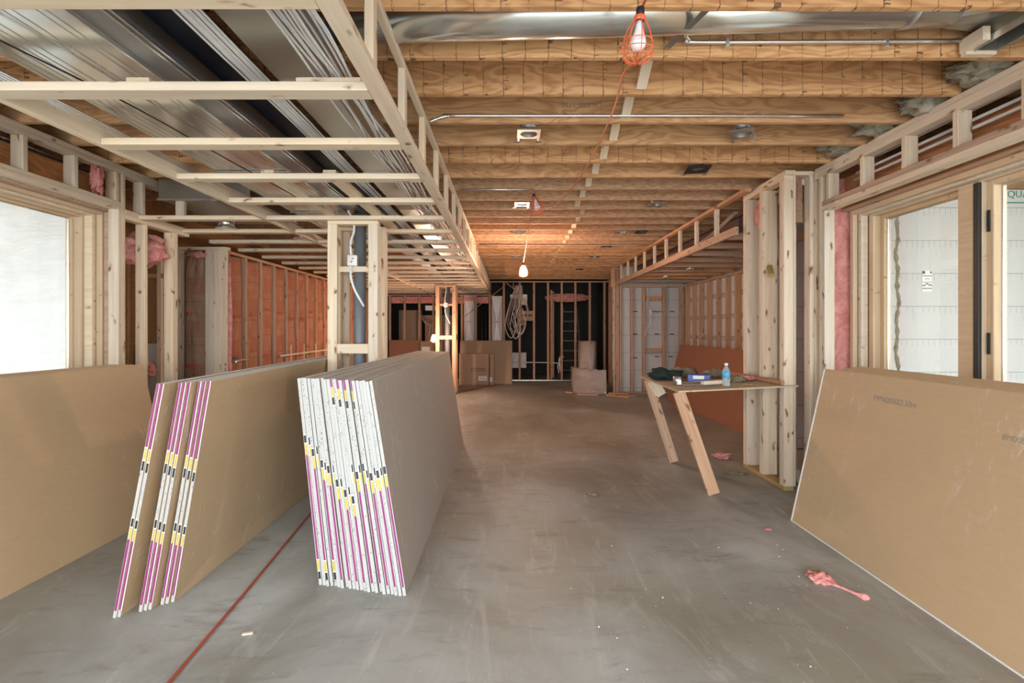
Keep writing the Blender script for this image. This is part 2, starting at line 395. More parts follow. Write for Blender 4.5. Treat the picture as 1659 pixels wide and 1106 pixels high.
ringframe('window_frame', -3.86, -3.735, .88, 4.305, 1.0, 2.445, .05, M['wframe'], w1)
ringframe('window_frame', -3.733, -3.66, .86, 4.325, .98, 2.46, .045, M['pine3'], w1)
ringframe('jamb', -3.655, -3.60, .84, 4.36, .96, 2.475, .03, M['wframe'], w1)
ringframe('rough_jamb', -3.595, -3.50, .82, 4.37, .94, 2.50, .04, M['pine2'], w1)
pane(.9, 4.285, 1.02, 2.43, -3.83, w1)
w2_ = thing('window_2', (3.2, 3, 1.0), None, None, kind='structure')
ringframe('sash', 3.16, 3.22, 3.45, 4.17, 1.02, 2.40, .045, M['wframe'], w2_)
ringframe('glazing_gasket', 3.184, 3.198, 3.458, 4.162, 1.03, 2.39, .006, M['emt'], w2_)
ringframe('sash', 3.13, 3.22, 2.2, 3.195, 1.02, 2.40, .045, M['wframe'], w2_)
ringframe('glazing_gasket', 3.184, 3.198, 2.21, 3.187, 1.03, 2.39, .006, M['emt'], w2_)
ringframe('window_frame', 3.10, 3.235, 3.405, 4.215, .99, 2.43, .05, M['wframe'], w2_)
ringframe('window_frame', 3.10, 3.235, .85, 3.24, .99, 2.43, .03, M['wframe'], w2_)
ringframe('jamb', 3.035, 3.095, .82, 4.265, .96, 2.445, .04, M['pine3'], w2_)
ringframe('rough_jamb', 2.99, 3.03, .80, 4.30, .94, 2.46, .04, M['wframe'], w2_)
box('mullion', 3.085, 3.099, 3.29, 3.40, .98, 2.44, M['wframe'], w2_)
box('weather_seal', 3.08, 3.12, 3.245, 3.285, 1.0, 2.43, M['seal'], w2_)
box('hinge', 3.118, 3.129, 3.213, 3.228, 1.30, 1.44, M['seal'], w2_); box('hinge', 3.118, 3.129, 3.213, 3.228, 2.1, 2.24, M['seal'], w2_)
ringframe('sash', 3.13, 3.22, .9, 2.1, 1.02, 2.40, .045, M['wframe'], w2_)
pane(3.45, 4.17, 1.02, 2.40, 3.19, w2_); pane(2.2, 3.195, 1.02, 2.40, 3.19, w2_); pane(.9, 2.1, 1.02, 2.40, 3.19, w2_)
# product tag, drip of adhesive and lettering on foam wall
t_ = thing('product_sticker', (5.15, 6.09, 1.93), 'small printed sticker on the foam wall seen through the right window', 'sticker')
box('paper', 5.085, 5.205, 6.092, 6.098, 1.93, 2.19, M['white'], t_, 0)
for (a, b, c, d) in ((5.088,5.12,2.15,2.185),(5.088,5.203,2.12,2.128),(5.12,5.18,2.085,2.09),(5.088,5.203,2.045,2.05),(5.088,5.125,2.0,2.012),(5.125,5.165,2.02,2.032),(5.165,5.203,2.005,2.017),(5.088,5.203,1.965,1.974),(5.185,5.2,2.155,2.18)):
    box('print', a, b, 6.089, 6.092, c, d, M['black'], t_, 0)
o = tube('adhesive_bead', [(4.78+.012*math.sin(i*1.9)+.01*math.sin(i*.7), 6.09, .5+i*.12) for i in range(22)], [.018+.009*math.sin(q*.9)*math.sin(q*.23) for q in range(127)], M['khaki']); tag(o, 'tan adhesive bead running down the foam wall outside', 'adhesive')
tt = thing('stamped_lettering', (6.15, 6.095, 3.2), 'green brand lettering stamped high on the foam wall outside', 'lettering')
text('letters', 'QUAD', .12, M['green'], (6.32, 6.096, 3.13), frame3((1,0,0),(0,0,1)), tt)
box('underline', 6.05, 6.7, 6.093, 6.097, 3.02, 3.035, M['green'], tt, 0)

# ================================================================ JOISTS
JY = [2.2+.4095*k for k in range(-4, 30)]
names_special = {4: 'ceiling joist just behind the round silver duct, running the full room width'}
for i, y in enumerate(JY):
    k = i-4
    x1 = 3.24 if y < 6.0 else 4.0
    m_ = {0:'j_tick',1:'j_tick',2:'j_tick',3:'j_plain',4:'j_plain',5:'j_tick',6:'j_plain'}.get(k, 'j_osb' if k < 16 else 'j_plain')
    if k < 0: m_ = 'j_tick'
    o = box('ceiling_joist', -4.25 if y > 4.55 else -3.8, x1, y, y+.038, 2.90, 3.186, M[m_])
    if k < -0.5: lab = 'ceiling joist over the camera, %s from the rear opening' % W2[i]
    elif k == 0: lab = 'black-stamped joist across the top edge, directly in front of the round silver duct'
    elif k == 1: lab = 'black-stamped joist directly behind the round silver duct'
    else: lab = '%s wooden ceiling joist counting back from the round silver duct%s' % (W2[k-1], ', with evenly spaced black marks' if m_ == 'j_tick' else '')
    tag(o, lab, 'joist', 'ceiling joists')
# faint stamp on joist
st_ = [o for o in COL.objects if o.name.startswith('ceiling_joist')][4+3]
text('stamped_print', 'LVL2.0E-1750', .05, M['greytxt'], (.50, JY[7]-.002, 3.02), frame3((-1,0,0),(0,0,-1)), None)
COL.objects[-1] if False else None
tp = [o for o in COL.objects if o.name.startswith('stamped_print')][0]
tp.parent = st_; tp.matrix_parent_inverse = st_.matrix_basis.inverted(); 
# diagonal bridging
for k in range(1, 24):
    y0 = JY[4+k]+.038; y1 = JY[4+k+1]
    x = .80 if k < 9 else .92
    o = stick('bridging_board', (x, y0+.005, 3.17), (x, y1-.005, 2.93), .064, .018, M['pine3'], None, up=(0,1,1))
    tag(o, 'small diagonal pine bridging board in the %s joist gap behind the round duct' % W2[k-1], 'bridging', 'diagonal bridging between joists')
# near metal strap
o = stick('metal_strap', (.90, 2.25, 2.92), (.82, 2.58, 2.93), .035, .004, M['ibeam'], None, up=(0,0,1))
tag(o, 'dark metal strap crossing the joist gap below the round silver duct', 'strap')

# ================================================================ DUCTS AND SERVICES
d = thing('round_duct', (-.6, 2.42, 2.93), 'long round galvanised duct between the two nearest joists', 'duct')
bm = bmesh.new()
pts = [(-1.05+.0, 2.425, 2.978), (2.17, 2.425, 3.07)]
tubebm(bm, [Vector(p)-Vector(pts[0]) for p in pts], .112, 40, raw=True); put('duct_pipe', fin(bm), pts[0], d, [M['duct']])
for fx in (0.0, .93):
    p = Vector(pts[0]).lerp(Vector(pts[1]), fx); bm = bmesh.new(); tubebm(bm, [(0,0,0), (.03, 0, .001)], .1145, 40, raw=True); put('joint_collar', fin(bm), p, d, [M['emt']])
# boot
bt = thing('duct_boot', (2.35, 2.4, 2.95), 'angular metal duct boot at the right end of the round duct', 'duct boot')
bm = bmesh.new()
A = [bm.verts.new(Vector((2.17, 2.425+.117*math.cos(a_), 3.075+.117*math.sin(a_)))) for a_ in [2*math.pi*j/16 for j in range(16)]]
def sq(a_):
    c_, s_ = math.cos(a_), math.sin(a_); q = max(abs(c_), abs(s_)); return c_/q, s_/q
B = [bm.verts.new(Vector((2.40, 2.40+.14*sq(2*math.pi*j/16)[0], 3.05+.06*sq(2*math.pi*j/16)[1]))) for j in range(16)]
for j in range(16): bm.faces.new((A[j], A[(j+1)%16], B[(j+1)%16], B[j]))
me = fin(bm); me.transform(Matrix.Translation((-2.35,-2.4,-2.95))); put('transition', me, (2.35,2.4,2.95), bt, [M['duct2']])
bm = bmesh.new()
for (c_, d_) in (((2.402,2.40,3.0),(.004,.29,.20)),((2.51,2.40,3.0),(.004,.29,.20)),((2.456,2.255,3.0),(.108,.004,.20)),((2.456,2.545,3.0),(.108,.004,.20)),((2.456,2.40,3.10),(.108,.29,.004))): boxbm(bm, Vector(c_)-Vector((2.45,2.4,3.0)), d_)
put('register_box', fin(bm), (2.45,2.4,3.0), bt, [M['duct2']])
box('register_flange', 2.395, 2.40, 2.25, 2.55, 2.895, 2.93, M['emt'], bt); box('register_flange', 2.512, 2.517, 2.25, 2.55, 2.895, 2.93, M['emt'], bt)
box('wood_block', 2.35, 2.388, 2.45, 2.585, 2.90, 2.97, M['pine3'], bt); box('wood_lip', 2.36, 2.52, 2.552, 2.588, 2.885, 2.925, M['pine'], bt)

# rectangular ducts above left soffit
d = thing('rectangular_duct', (-1.9, 1, 2.6), 'wide shiny galvanised duct above the left soffit crosspieces', 'duct')
bm = bmesh.new(); boxbm(bm, (0,0,0), (.585, 7.2, .22), .004); put('duct_body', fin(bm), (-1.828, 3.1, 2.712), d, [M['duct']])
for y in (1.1, 2.32, 3.54, 4.76, 5.98): box('drive_joint', -2.12, -1.535, y, y+.02, 2.588, 2.60, M['duct2'], d)
d = thing('rectangular_duct', (-1.0, 1, 2.6), 'dull grey narrow duct between the two runs of white cables', 'duct')
bm = bmesh.new(); boxbm(bm, (0,0,0), (.22, 12.0, .24), .004); put('duct_body', fin(bm), (-.965, 6.5, 2.735), d, [M['duct2']])
for y in (2.3, 3.6, 5.1, 7.3): box('drive_joint', -1.073, -.857, y, y+.02, 2.605, 2.615, M['duct2'], d)
d = thing('rectangular_duct', (-2.8, 4.6, 2.67), 'short grey duct box above the opening at left', 'duct')
bm = bmesh.new(); boxbm(bm, (0,0,0), (.86, 1.1, .19), .004); put('duct_body', fin(bm), (-2.86, 5.17, 2.775), d, [M['duct2']])
box('joint_flange', -3.295, -2.425, 4.605, 4.62, 2.665, 2.685, M['emt'], d)
# long hanging wires as drive lines under silver duct
for j, (x_, r_) in enumerate(((-2.08,.0025),(-2.0,.0025),(-1.93,.0022),(-1.80,.0022),(-1.68,.0022))):
    o = tube('hanging_wire', [(x_, .9, 2.592), (x_+.01, 3, 2.59), (x_-.01, 6.4, 2.592)], r_, M['emt']); tag(o, '%s thin silver line from the left under the wide shiny duct' % W2[j], 'wire', 'thin lines under the wide duct')
o = tube('black_wire', [(-2.02, .9, 2.585), (-2.0, 1.4, 2.57), (-1.93, 1.8, 2.55), (-1.86, 2.4, 2.56), (-1.85, 3.2, 2.575), (-1.8, 4.2, 2.58)], .004, M['blackcable']); tag(o, 'loose black wire sagging under the wide shiny duct', 'wire')
# steel beam
s_ = thing('steel_beam', (-1.45, 1, 2.57), 'long grey steel beam over the two framed columns', 'beam')
bm = bmesh.new(); boxbm(bm, (0,0,0), (.155, 13.7, .012)); boxbm(bm, (0,0,.155), (.010, 13.7, .30)); boxbm(bm, (0,0,.31), (.155, 13.7, .012))
put('beam_profile', fin(bm), (-1.45, 7.15, 2.578), s_, [M['ibeam']])
o = box('dark_strip', -1.355, -1.20, .3, 13.9, 2.63, 2.65, M['navy']); tag(o, 'dark blue-black strip running beside the grey steel beam', 'steel plate')  # flat blue-black strip along the gap beside the beam
for i, x_ in enumerate((-1.535, -1.405, -1.378)):
    o = box('metal_channel', x_, x_+.010, .5, 8.0, 2.556, 2.570, M['emt']); tag(o, '%s bright thin metal strip from the left under the grey steel beam' % W2[i], 'metal channel', 'thin strips under the steel beam')
# white cables
rnd = random.Random(3)
for i in range(9):
    x_ = -1.185+i*.011; o = tube('white_cable', [(x_+rnd.uniform(-.004,.004), y, 2.585+.012*rnd.random()) for y in [.6+.7*j for j in range(14)]], .0052, M['cable'], n=6, k=3)
    tag(o, '%s white cable from the left in the flat bundle beside the dark strip' % W2[i], 'cable', 'flat bundle of white cables')
for i in range(12):
    x_ = -.845+i*.0135
    pts = [(min(-.66, max(-.86, x_+rnd.uniform(-.035,.035))), y, 2.55+.04*rnd.random()) for y in [.6+.62*j for j in range(19)]]
    o = tube('white_cable', pts, .0055, M['cable'], n=6, k=4)
    tag(o, '%s loose white cable from the left in the wavy run along the soffit edge' % W2[i], 'cable', 'wavy run of white cables')
o = tube('white_pipe', [(-.655, .4, 2.60), (-.655, 5.2, 2.60)], .018, M['white']); tag(o, 'straight white plastic pipe inside the left soffit edge', 'pipe')
for i in range(5):
    o = box('metal_channel', -2.345+i*.021, -2.331+i*.021, .5, 4.7-i*.05, 2.60, 2.607, M['emt']); tag(o, '%s thin metal channel from the left lying beside the wide shiny duct' % W2[i], 'metal channel', 'metal channels on the left soffit')
# blocks above soffit
for (a, b, yy, lab) in ((-1.20,-1.10,2.12,'small wood block on top of the second crosspiece near the wide duct'),(-.92,-.64,2.12,'longer wood block on top of the second crosspiece at the soffit edge')):
    o = box('wood_block', a-(.45 if a < -1 else 0), b-(.45 if a < -1 else 0), yy, yy+.038, 2.509, 2.545, M['pine3']); tag(o, lab, 'wood block')

# ================================================================ SOFFITS
sf = thing('soffit_frame', (-.6, 1.4, 2.47), 'long pale wooden soffit frame hanging along the left side of the ceiling', 'soffit frame')
box('bottom_rail', -.60, -.53, .3, 14.0, 2.47, 2.508, M['pine'], sf)
box('top_rail', -.60, -.562, .3, 14.0, 2.862, 2.899, M['pine3'], sf)
for i in range(22):
    y = .81+.61*i
    if y < 14: box('upright', -.60, -.562, y, y+.064, 2.508, 2.862, M['pine3'], sf)
box('side_rail', -2.27, -2.232, .3, 13.9, 2.47, 2.559, M['pine3'], sf)
for i in range(22):
    y1 = .95+.61*i
    if y1 > 14.0: break
    m_ = M['pine3']
    if y1 > 4.5:
        box('crosspiece', -3.50, -2.271, y1-.089, y1, 2.47, 2.508, m_, sf)
        if abs(y1-4.61) < .1 : pass
    box('crosspiece', -2.231, -.601, y1-.089, y1, 2.47, 2.508, m_, sf)
for xx in (-1.69, -1.27): box('blocking', xx, xx+.089, 3.35, 5.20, 2.509, 2.546, M['pine3'], sf)
rf = thing('soffit_frame', (2.4, 5.3, 2.47), 'open wooden soffit frame on the right above the alcove', 'soffit frame')
box('bottom_rail', 2.40, 2.438, 5.26, 11.25, 2.47, 2.559, M['pine2'], rf)
box('top_rail', 2.38, 2.45, 5.0, 11.25, 2.862, 2.899, M['pine2'], rf)
for i in range(9):
    y = 5.74+.62*i; box('upright', 2.40, 2.438, y, y+.064, 2.559, 2.862, M['pine3'], rf)
for i in range(9):
    y = 5.56+.61*i; box('crosspiece', 2.439, 3.925, y-.045, y, 2.47, 2.54, M['pine2'], rf)
o = thing('steel_beam', (2.85, 5.5, 2.66), 'dark brown steel beam inside the right soffit', 'beam')
bm = bmesh.new(); boxbm(bm, (0,0,0), (.12, 5.6, .012)); boxbm(bm, (0,0,.11), (.010, 5.6, .22)); boxbm(bm, (0,0,.22), (.12, 5.6, .012))
put('beam_profile', fin(bm), (2.9, 8.5, 2.66), o, [M['brownsteel']])
for i in range(3):
    o = tube('white_cable', [(2.55+.02*i, 5.6, 2.80), (2.56, 6.4, 2.66-.02*i), (2.52+.04*i, 7.1, 2.585), (2.6, 7.9, 2.61+.03*i), (2.62, 9.2, 2.60)], .006, M['tan'], n=6)
    tag(o, '%s tan cable drooping inside the right soffit' % W2[i], 'cable', 'tan cables inside the right soffit')

# ================================================================ FRAMED COLUMNS
def stud(parent, x0, x1, y0, y1, z0=.038, z1=2.43, m='pine', name='stud'):
    return box(name, x0, x1, y0, y1, z0, z1, M[m], parent)
def column(y0, y1, zt, m, label):
    c = thing('framed_column', (-1.45, y0, 0), label, 'column'); xl, xr = -1.685, -1.22
    box('top_plate', xl, xr, y0, y0+.089, zt-.036, zt-.002, M[m], c); box('top_plate', xl, xr, y1-.089, y1, zt-.036, zt-.002, M[m], c)
    box('bottom_plate', xl, xr, y0, y0+.089, 0.001, .038, M[m], c); box('bottom_plate', xl, xr, y1-.089, y1, .001, .038, M[m], c)
    for xa in (xl, xr-.089):
        for ya in (y0, y1-.038): stud(c, xa, xa+.089, ya, ya+.038, z1=zt-.036, m=m)
    for xa in (xl, xr-.038):
        for ya in (y0+.039, y1-.128): stud(c, xa, xa+.038, ya, ya+.089, z1=zt-.036, m=m)
    for z in (1.24,): box('block', xl+.09, xr-.09, y0, y0+.038, z, z+.089, M[m], c)
    box('strap', xl+.09, xr-.09, y0+.045, y0+.060, 2.0, 2.05, M[m], c)
    p = lathe('steel_post', [(.058, 0), (.058, 2.57)], (-1.44, (y0+y1)/2, 0), M['pipe']); tag(p, 'grey round post standing inside the %s' % ('nearer framed column' if y0 < 8 else 'farther framed column'), 'post')
    return c
column(4.56, 4.93, 2.47, 'pine', 'pale wooden framed column behind the centre drywall stack')
column(11.2, 11.6, 2.47, 'pine2', 'farther brown wooden framed column beside the glowing low bulb')
for (yy, nm, z, r) in ((4.56, 'nearer', 2.10, .055), (11.2, 'farther', 2.02, .06)):
    j = thing('junction_box', (-1.46, yy, z), 'metal junction box with conduit on the %s framed column' % nm, 'junction box')
    box('box_body', -1.50, -1.41, yy-.008, yy+.043, z-.05, z+.05, M['emt'], j)
    box('cover', -1.495, -1.415, yy-.013, yy-.008, z-.045, z+.045, M['white' if yy > 8 else 'duct'], j)
    tube('conduit', [(-1.47, yy+.012, z+.05), (-1.472, yy+.012, z+.17), (-1.455, yy+.05, z+.28), (-1.46, yy+.05, 2.47), (-1.49, yy-.02, 2.56)], .011, M['cable'], j)
    tube('conduit', [(-1.47, yy+.012, z-.05), (-1.47, yy+.01, z-.15), (-1.44, yy+.01, z-.26), (-1.39, yy+.02, z-.36), (-1.365, yy+.06, z-.42)], .011, M['cable'], j)
    tube('fixing', [(-1.465, yy-.016, z-.02), (-1.44, yy-.016, z+.02)], .008, M['emt'], j)

# ================================================================ LEFT WALL FRAMING
L = thing('window_wall_frame', (-3.45, 1, 0), 'pale stud frame with header around the left window', 'stud frame')
box('top_plate', -3.49, -3.40, .2, 5.3, 2.862, 2.899, M['pine'], L); box('top_plate', -3.49, -3.40, .2, 5.3, 2.823, 2.861, M['pine'], L)
box('header', -3.49, -3.40, .2, 4.328, 2.51, 2.543, M['pine'], L); box('header', -3.49, -3.40, .2, 4.328, 2.544, 2.577, M['pine3'], L)
for y in (.59, 1.0, 1.41, 1.81, 2.22, 2.63, 3.04, 3.447, 3.855): stud(L, -3.49, -3.40, y, y+.038, 2.577, 2.823, name='cripple_stud')
stud(L, -3.49, -3.40, 4.29, 4.328, .0, 2.51, name='jack_stud'); stud(L, -3.49, -3.40, 4.26, 4.298, 2.577, 2.823, name='cripple_stud'); stud(L, -3.49, -3.40, 4.33, 4.368, 0, 2.823, name='king_stud')
box('sill_plate', -3.49, -3.40, .2, 4.19, .9, .938, M['pine'], L)
for y in (.59, 1.41, 2.22, 3.04, 3.855): stud(L, -3.49, -3.40, y, y+.038, 0.001, .9)
L2 = thing('opening_frame', (-3.45, 4.4, 0), 'pale stud frame with header left of the insulated wall', 'stud frame')
box('header', -3.49, -3.40, 4.37, 5.24, 2.44, 2.525, M['pine3'], L2)
stud(L2, -3.49, -3.40, 4.60, 4.638, 0.001, 2.44); stud(L2, -3.49, -3.40, 4.98, 5.018, .001, 2.44); stud(L2, -3.49, -3.40, 5.02, 5.058, .001, 2.44)
stud(L2, -3.49, -3.40, 4.57, 4.608, 2.525, 2.823, name='cripple_stud')
stud(L2, -3.13, -3.05, 4.62, 4.66, 2.508, 2.665, name='cripple_stud')
o = box('rim_board', -3.60, -3.555, .2, 4.30, 2.58, 2.80, M['lvl']); tag(o, 'orange engineered rim beam behind the left window header', 'beam')
R_ = frame3((0,-1,0), (0,0,-1))  # upside-down lettering facing +X
def wtext(s_, size, y, z, par, m=M['black']): text('printed_lettering', s_, size, m, (-3.553, y, z), frame3((0,-1,0),(0,0,-1)), par)
wtext('RIGIDLAM', .085, 3.68, 2.625, o); wtext('ENGINEERED WOOD', .036, 3.66, 2.69, o); wtext('LVL', .10, 3.32, 2.63, o); wtext('2.0E', .05, 3.33, 2.72, o)
box('print_rule', -3.5545, -3.5535, 3.52, 3.83, 2.663, 2.667, M['black'], o, 0)
for z_, m_, nm_ in ((2.795, 'emt', 'silver'), (2.78, 'blackcable', 'black')):
    o = tube('conduit', [(-3.52, .3, z_), (-3.52, 4.2, z_)], .010, M[m_]); tag(o, '%s conduit run under the top plate above the left window' % nm_, 'conduit')
o = tube('thin_wire', [(-3.51, 3.9, 2.62), (-3.50, 4.05, 2.60), (-3.51, 4.2, 2.61)], .004, M['cable']); tag(o, 'thin white wire across the last gap above the left window', 'wire')
o = lump('insulation_tuft', (-3.43, 4.10, 2.72), (.035, .05, .12), M['pink'], seed=4, amp=.5); tag(o, 'pink tuft hanging over the plate above the left window', 'insulation')
o = lump('insulation_tuft', (-3.62, 4.85, 2.24), (.22, .13, .14), M['pink'], seed=9, amp=.36, fr=2.2); tag(o, 'fluffy pink insulation clump high between the opening studs at left', 'insulation')
# side room behind opening
S = thing('side_room_frame', (-4.0, 5.6, 0), 'stud frame of the narrow side bay behind the left opening', 'stud frame')
for xa in (-4.26, -4.02): stud(S, xa, xa+.05, 5.62, 5.66, .0, 2.44, 'pine3')
stud(S, -4.2, -3.9, 5.62, 5.65, 2.05, 2.10, 'pine2', name='block')
o = box('window_standin', -4.28, -3.97, 5.70, 5.74, 0, 1.30, M['foam']); tag(o, 'pale grey panel standing in for the window of the narrow side bay', 'panel')  # pale panel added in place of the side room's outside window
o = lump('insulation_tuft', (-3.95, 5.4, 1.02), (.06,.06,.08), M['pink'], seed=14, amp=.5); tag(o, 'pink tuft showing just above the leaning boards at left', 'insulation')
# insulated wall: end facing camera
E = thing('insulated_wall_frame', (-3.58, 6.0, 0), 'studs and plates of the left wall holding the kraft-faced batts', 'stud frame')
box('end_plate', -4.29, -3.44, 6.0, 6.09, 2.43, 2.468, M['pine'], E)
stud(E, -4.05, -4.012, 6.0, 6.09, 0.001, 2.43); stud(E, -3.70, -3.60, 5.995, 6.09, .001, 2.43); stud(E, -3.598, -3.44, 5.995, 6.035, .001, 2.43, name='wide_stud')
box('top_plate', -3.67, -3.58, 6.10, 14.0, 2.43, 2.468, M['pine2'], E)
for i in range(19):
    y = 6.70+.405*i; stud(E, -3.67, -3.58, y, y+.038, 0.001, 2.43, 'pine2')
def batt(name, along, c, wd, ht, m, label, seed, group=None):
    """lumpy kraft faced batt; local x = width, local -y = face"""
    bm = bmesh.new(); nx, nz = 10, 40; g = []
    for i in range(nx+1):
        u = i/nx*2-1; row = []
        for j in range(nz+1):
            z = j/nz; ed = 1-abs(u)**3
            wv = .016*noise.noise(Vector((seed*5.1+(1 if u > 0 else -1), z*6, seed)))*abs(u)
            d_ = -(.04*ed + .024*noise.noise(Vector((u*1.5+seed, z*7, seed*2.3))) + .006*noise.noise(Vector((u*5+seed, z*25, 1))))
            row.append(bm.verts.new((u*wd/2*.94+wv, d_, (z-.5)*ht)))
        g.append(row)
    for i in range(nx):
        for j in range(nz): bm.faces.new((g[i][j], g[i+1][j], g[i+1][j+1], g[i][j+1])).smooth = True
    bd = [[bm.verts.new((sx*wd/2*.93, .05, sz*ht/2)) for sz in (-1, 1)] for sx in (-1, 1)]
    rim = [g[i][0] for i in range(nx+1)]
    bm.faces.new([bd[0][0], bd[0][1], bd[1][1], bd[1][0]])
    bm.faces.new([bd[0][0]]+[g[0][j] for j in range(nz+1)]+[bd[0][1]])
    bm.faces.new([bd[1][0]]+[g[nx][j] for j in range(nz+1)]+[bd[1][1]])
    bm.faces.new([bd[0][1]]+[g[i][nz] for i in range(nx+1)]+[bd[1][1]])
    rot = (0,0,0) if along == 'x' else (0,0,HP)
    o = put(name, fin(bm), c, None, [m], rot); tag(o, label, 'insulation', group)
    for q in range(3):
        zz = -.75+q*.62+rnd.uniform(-.08,.08)
        t__ = text('printed_rating', 'R13', .055, M['red'], (0,0,0), frame3((1,0,0),(0,0,1)))
        t__.parent = o; t__.location = (.0, -.052, zz)
        bm2 = bmesh.new(); boxbm(bm2, (-.085, 0, 0), (.04, .001, .04)); b_ = put('printed_mark', fin(bm2), (0,0,0), None, [M['red']]); b_.parent = o; b_.location = (0, -.052, zz)
    return o
batt('insulation_batt', 'x', (-3.855, 6.08, 1.22), .29, 2.38, M['battdim'], 'brown kraft-faced batt facing the camera left of the wide pale stud', 2)
for i in range(18):
    y = 6.70+.405*i+.038+.184 - .405
    wdt = .365
    lab = 'kraft-faced insulation batt in the %s bay of the left wall counting from the camera' % W2[i]
    batt('insulation_batt', 'y', (-3.625, y, 1.22), wdt if i else .30, 2.38, M['batt'], lab, 11+i, 'kraft-faced batts in the left wall')
o = lump('insulation_tuft', (-3.455, 6.075, 1.45), (.035, .022, .85), M['pink'], seed=21, amp=.3, fr=3); tag(o, 'long pink strip of insulation beside the wide pale stud', 'insulation')
o = lump('insulation_tuft', (-3.80, 5.99, 2.37), (.10, .03, .035), M['pink'], seed=23, amp=.6, fr=3); tag(o, 'pink tuft on top of the brown kraft batt', 'insulation')
pp = thing('water_pipe', (-3.5, 7.6, 1.06), 'cream water pipe with short risers along the insulated left wall', 'pipe')
tube('pipe_run', [(-3.50, 7.55, 1.06), (-3.50, 10, 1.08), (-3.5, 13.0, 1.09)], .016, M['pine3'], pp)
for i in range(7): tube('riser', [(-3.50, 7.9+.5*i, .90), (-3.50, 7.9+.5*i, 1.22)], .013, M['pine3'], pp)
v_ = thing('shower_valve', (-3.5, 6.35, 1.06), 'round chrome valve with stub on the insulated left wall', 'valve')
lathe('valve_disc', [(.0, -.01), (.05, -.008), (.052, .004), (.02, .02), (0, .022)], (-3.50, 6.3, 1.07), M['emt'], v_, rot=(.9, .5, 0))
tube('stub', [(-3.47, 6.3, 1.07), (-3.40, 6.42, 1.08)], .012, M['tan'], v_)

# ================================================================ RIGHT WINDOW WALL
R = thing('window_wall_frame', (2.78, 1, 0), 'pale stud frame with header around the right window', 'stud frame')
box('top_plate', 2.74, 2.83, .2, 4.44, 2.862, 2.899, M['pine'], R); box('top_plate', 2.74, 2.83, .2, 4.44, 2.805, 2.861, M['pine'], R)
box('header', 2.74, 2.83, .2, 4.34, 2.50, 2.543, M['pine'], R); box('header', 2.74, 2.83, .2, 4.34, 2.544, 2.585, M['pine2'], R)
for y in (.97, 1.38, 1.79, 2.2, 2.61, 3.02, 3.42, 3.83): stud(R, 2.74, 2.83, y, y+.038, 2.585, 2.805, name='cripple_stud')
stud(R, 2.74, 2.83, 4.24, 4.278, 2.585, 2.805, name='cripple_stud')
stud(R, 2.74, 2.83, 4.30, 4.338, .001, 2.50, name='jack_stud'); stud(R, 2.74, 2.83, 4.342, 4.38, .001, 2.805, name='king_stud')
box('sill_plate', 2.74, 2.83, .2, 4.19, .86, .898, M['pine'], R)
for y in (1.38, 2.2, 3.02, 3.83): stud(R, 2.74, 2.83, y, y+.038, .001, .86)
Xh = thing('exterior_header', (3.0, 1, 2.5), 'brown timber header between the right window and inner studs', 'beam')
box('header_board', 2.96, 3.04, .2, 4.36, 2.525, 2.80, M['lvl'], Xh); box('header_lip', 2.94, 3.04, .2, 4.36, 2.50, 2.524, M['pine2'], Xh)
stud(Xh, 3.04, 3.10, 4.31, 4.348, .001, 2.50, 'pine2', name='jack_stud')
for i, (x_, z_, r_, mm, nm) in enumerate(((2.90, 2.83, .006, 'cable', 'topmost white cable'), (2.88, 2.76, .011, 'cable', 'white conduit'), (2.92, 2.79, .006, 'blackcable', 'black cable'), (2.86, 2.70, .011, 'cable', 'lowest white conduit'))):
    o = tube('cable_run', [(x_, .5, z_), (x_+.01, 2.4, z_+.01), (x_, 4.1, z_)], r_, M[mm]); tag(o, nm + ' running behind the cripple studs over the right window', 'cable')
o = box('insulation_batt', 2.845, 3.12, 4.40, 4.46, .001, 2.80, M['pink']); COL.objects.unlink(o); bpy.data.objects.remove(o)
bm = bmesh.new(); nx, nz = 10, 60; g = []
for i in range(nx+1):
    g.append([bm.verts.new((i/nx*.27, -.03-.035*noise.noise(Vector((i*.35, j*.13, 3)))-.014*noise.noise(Vector((i*.9, j*.5, 8))), j/nz*2.8)) for j in range(nz+1)])
for i in range(nx):
    for j in range(nz): bm.faces.new((g[i][j], g[i+1][j], g[i+1][j+1], g[i][j+1])).smooth = True
r0 = [bm.verts.new((0, .05, 0)), bm.verts.new((0, .05, 2.8)), bm.verts.new((.27, .05, 2.8)), bm.verts.new((.27, .05, 0))]
bm.faces.new(r0); bm.faces.new([r0[0]]+[g[0][j] for j in range(nz+1)]+[r0[1]]); bm.faces.new([r0[3]]+[g[nx][j] for j in range(nz+1)]+[r0[2]])
o = put('insulation_batt', fin(bm), (2.85, 4.42, .002), None, [M['pink']]); tag(o, 'crumpled pink unfaced batt in the tall gap left of the right window', 'insulation')
for i, (y, s1) in enumerate(((2.85, .13), (3.26, .12), (3.66, .11), (4.08, .10))):
    o = lump('mineral_wool', (2.80, y, 2.985), (.20, .15, .085), M['wool'], seed=30+i, amp=.45, fr=2.6); tag(o, 'grey-green wool wad on the right wall plate, %s from the camera' % W2[i], 'insulation', 'wool wads above the right wall plate')
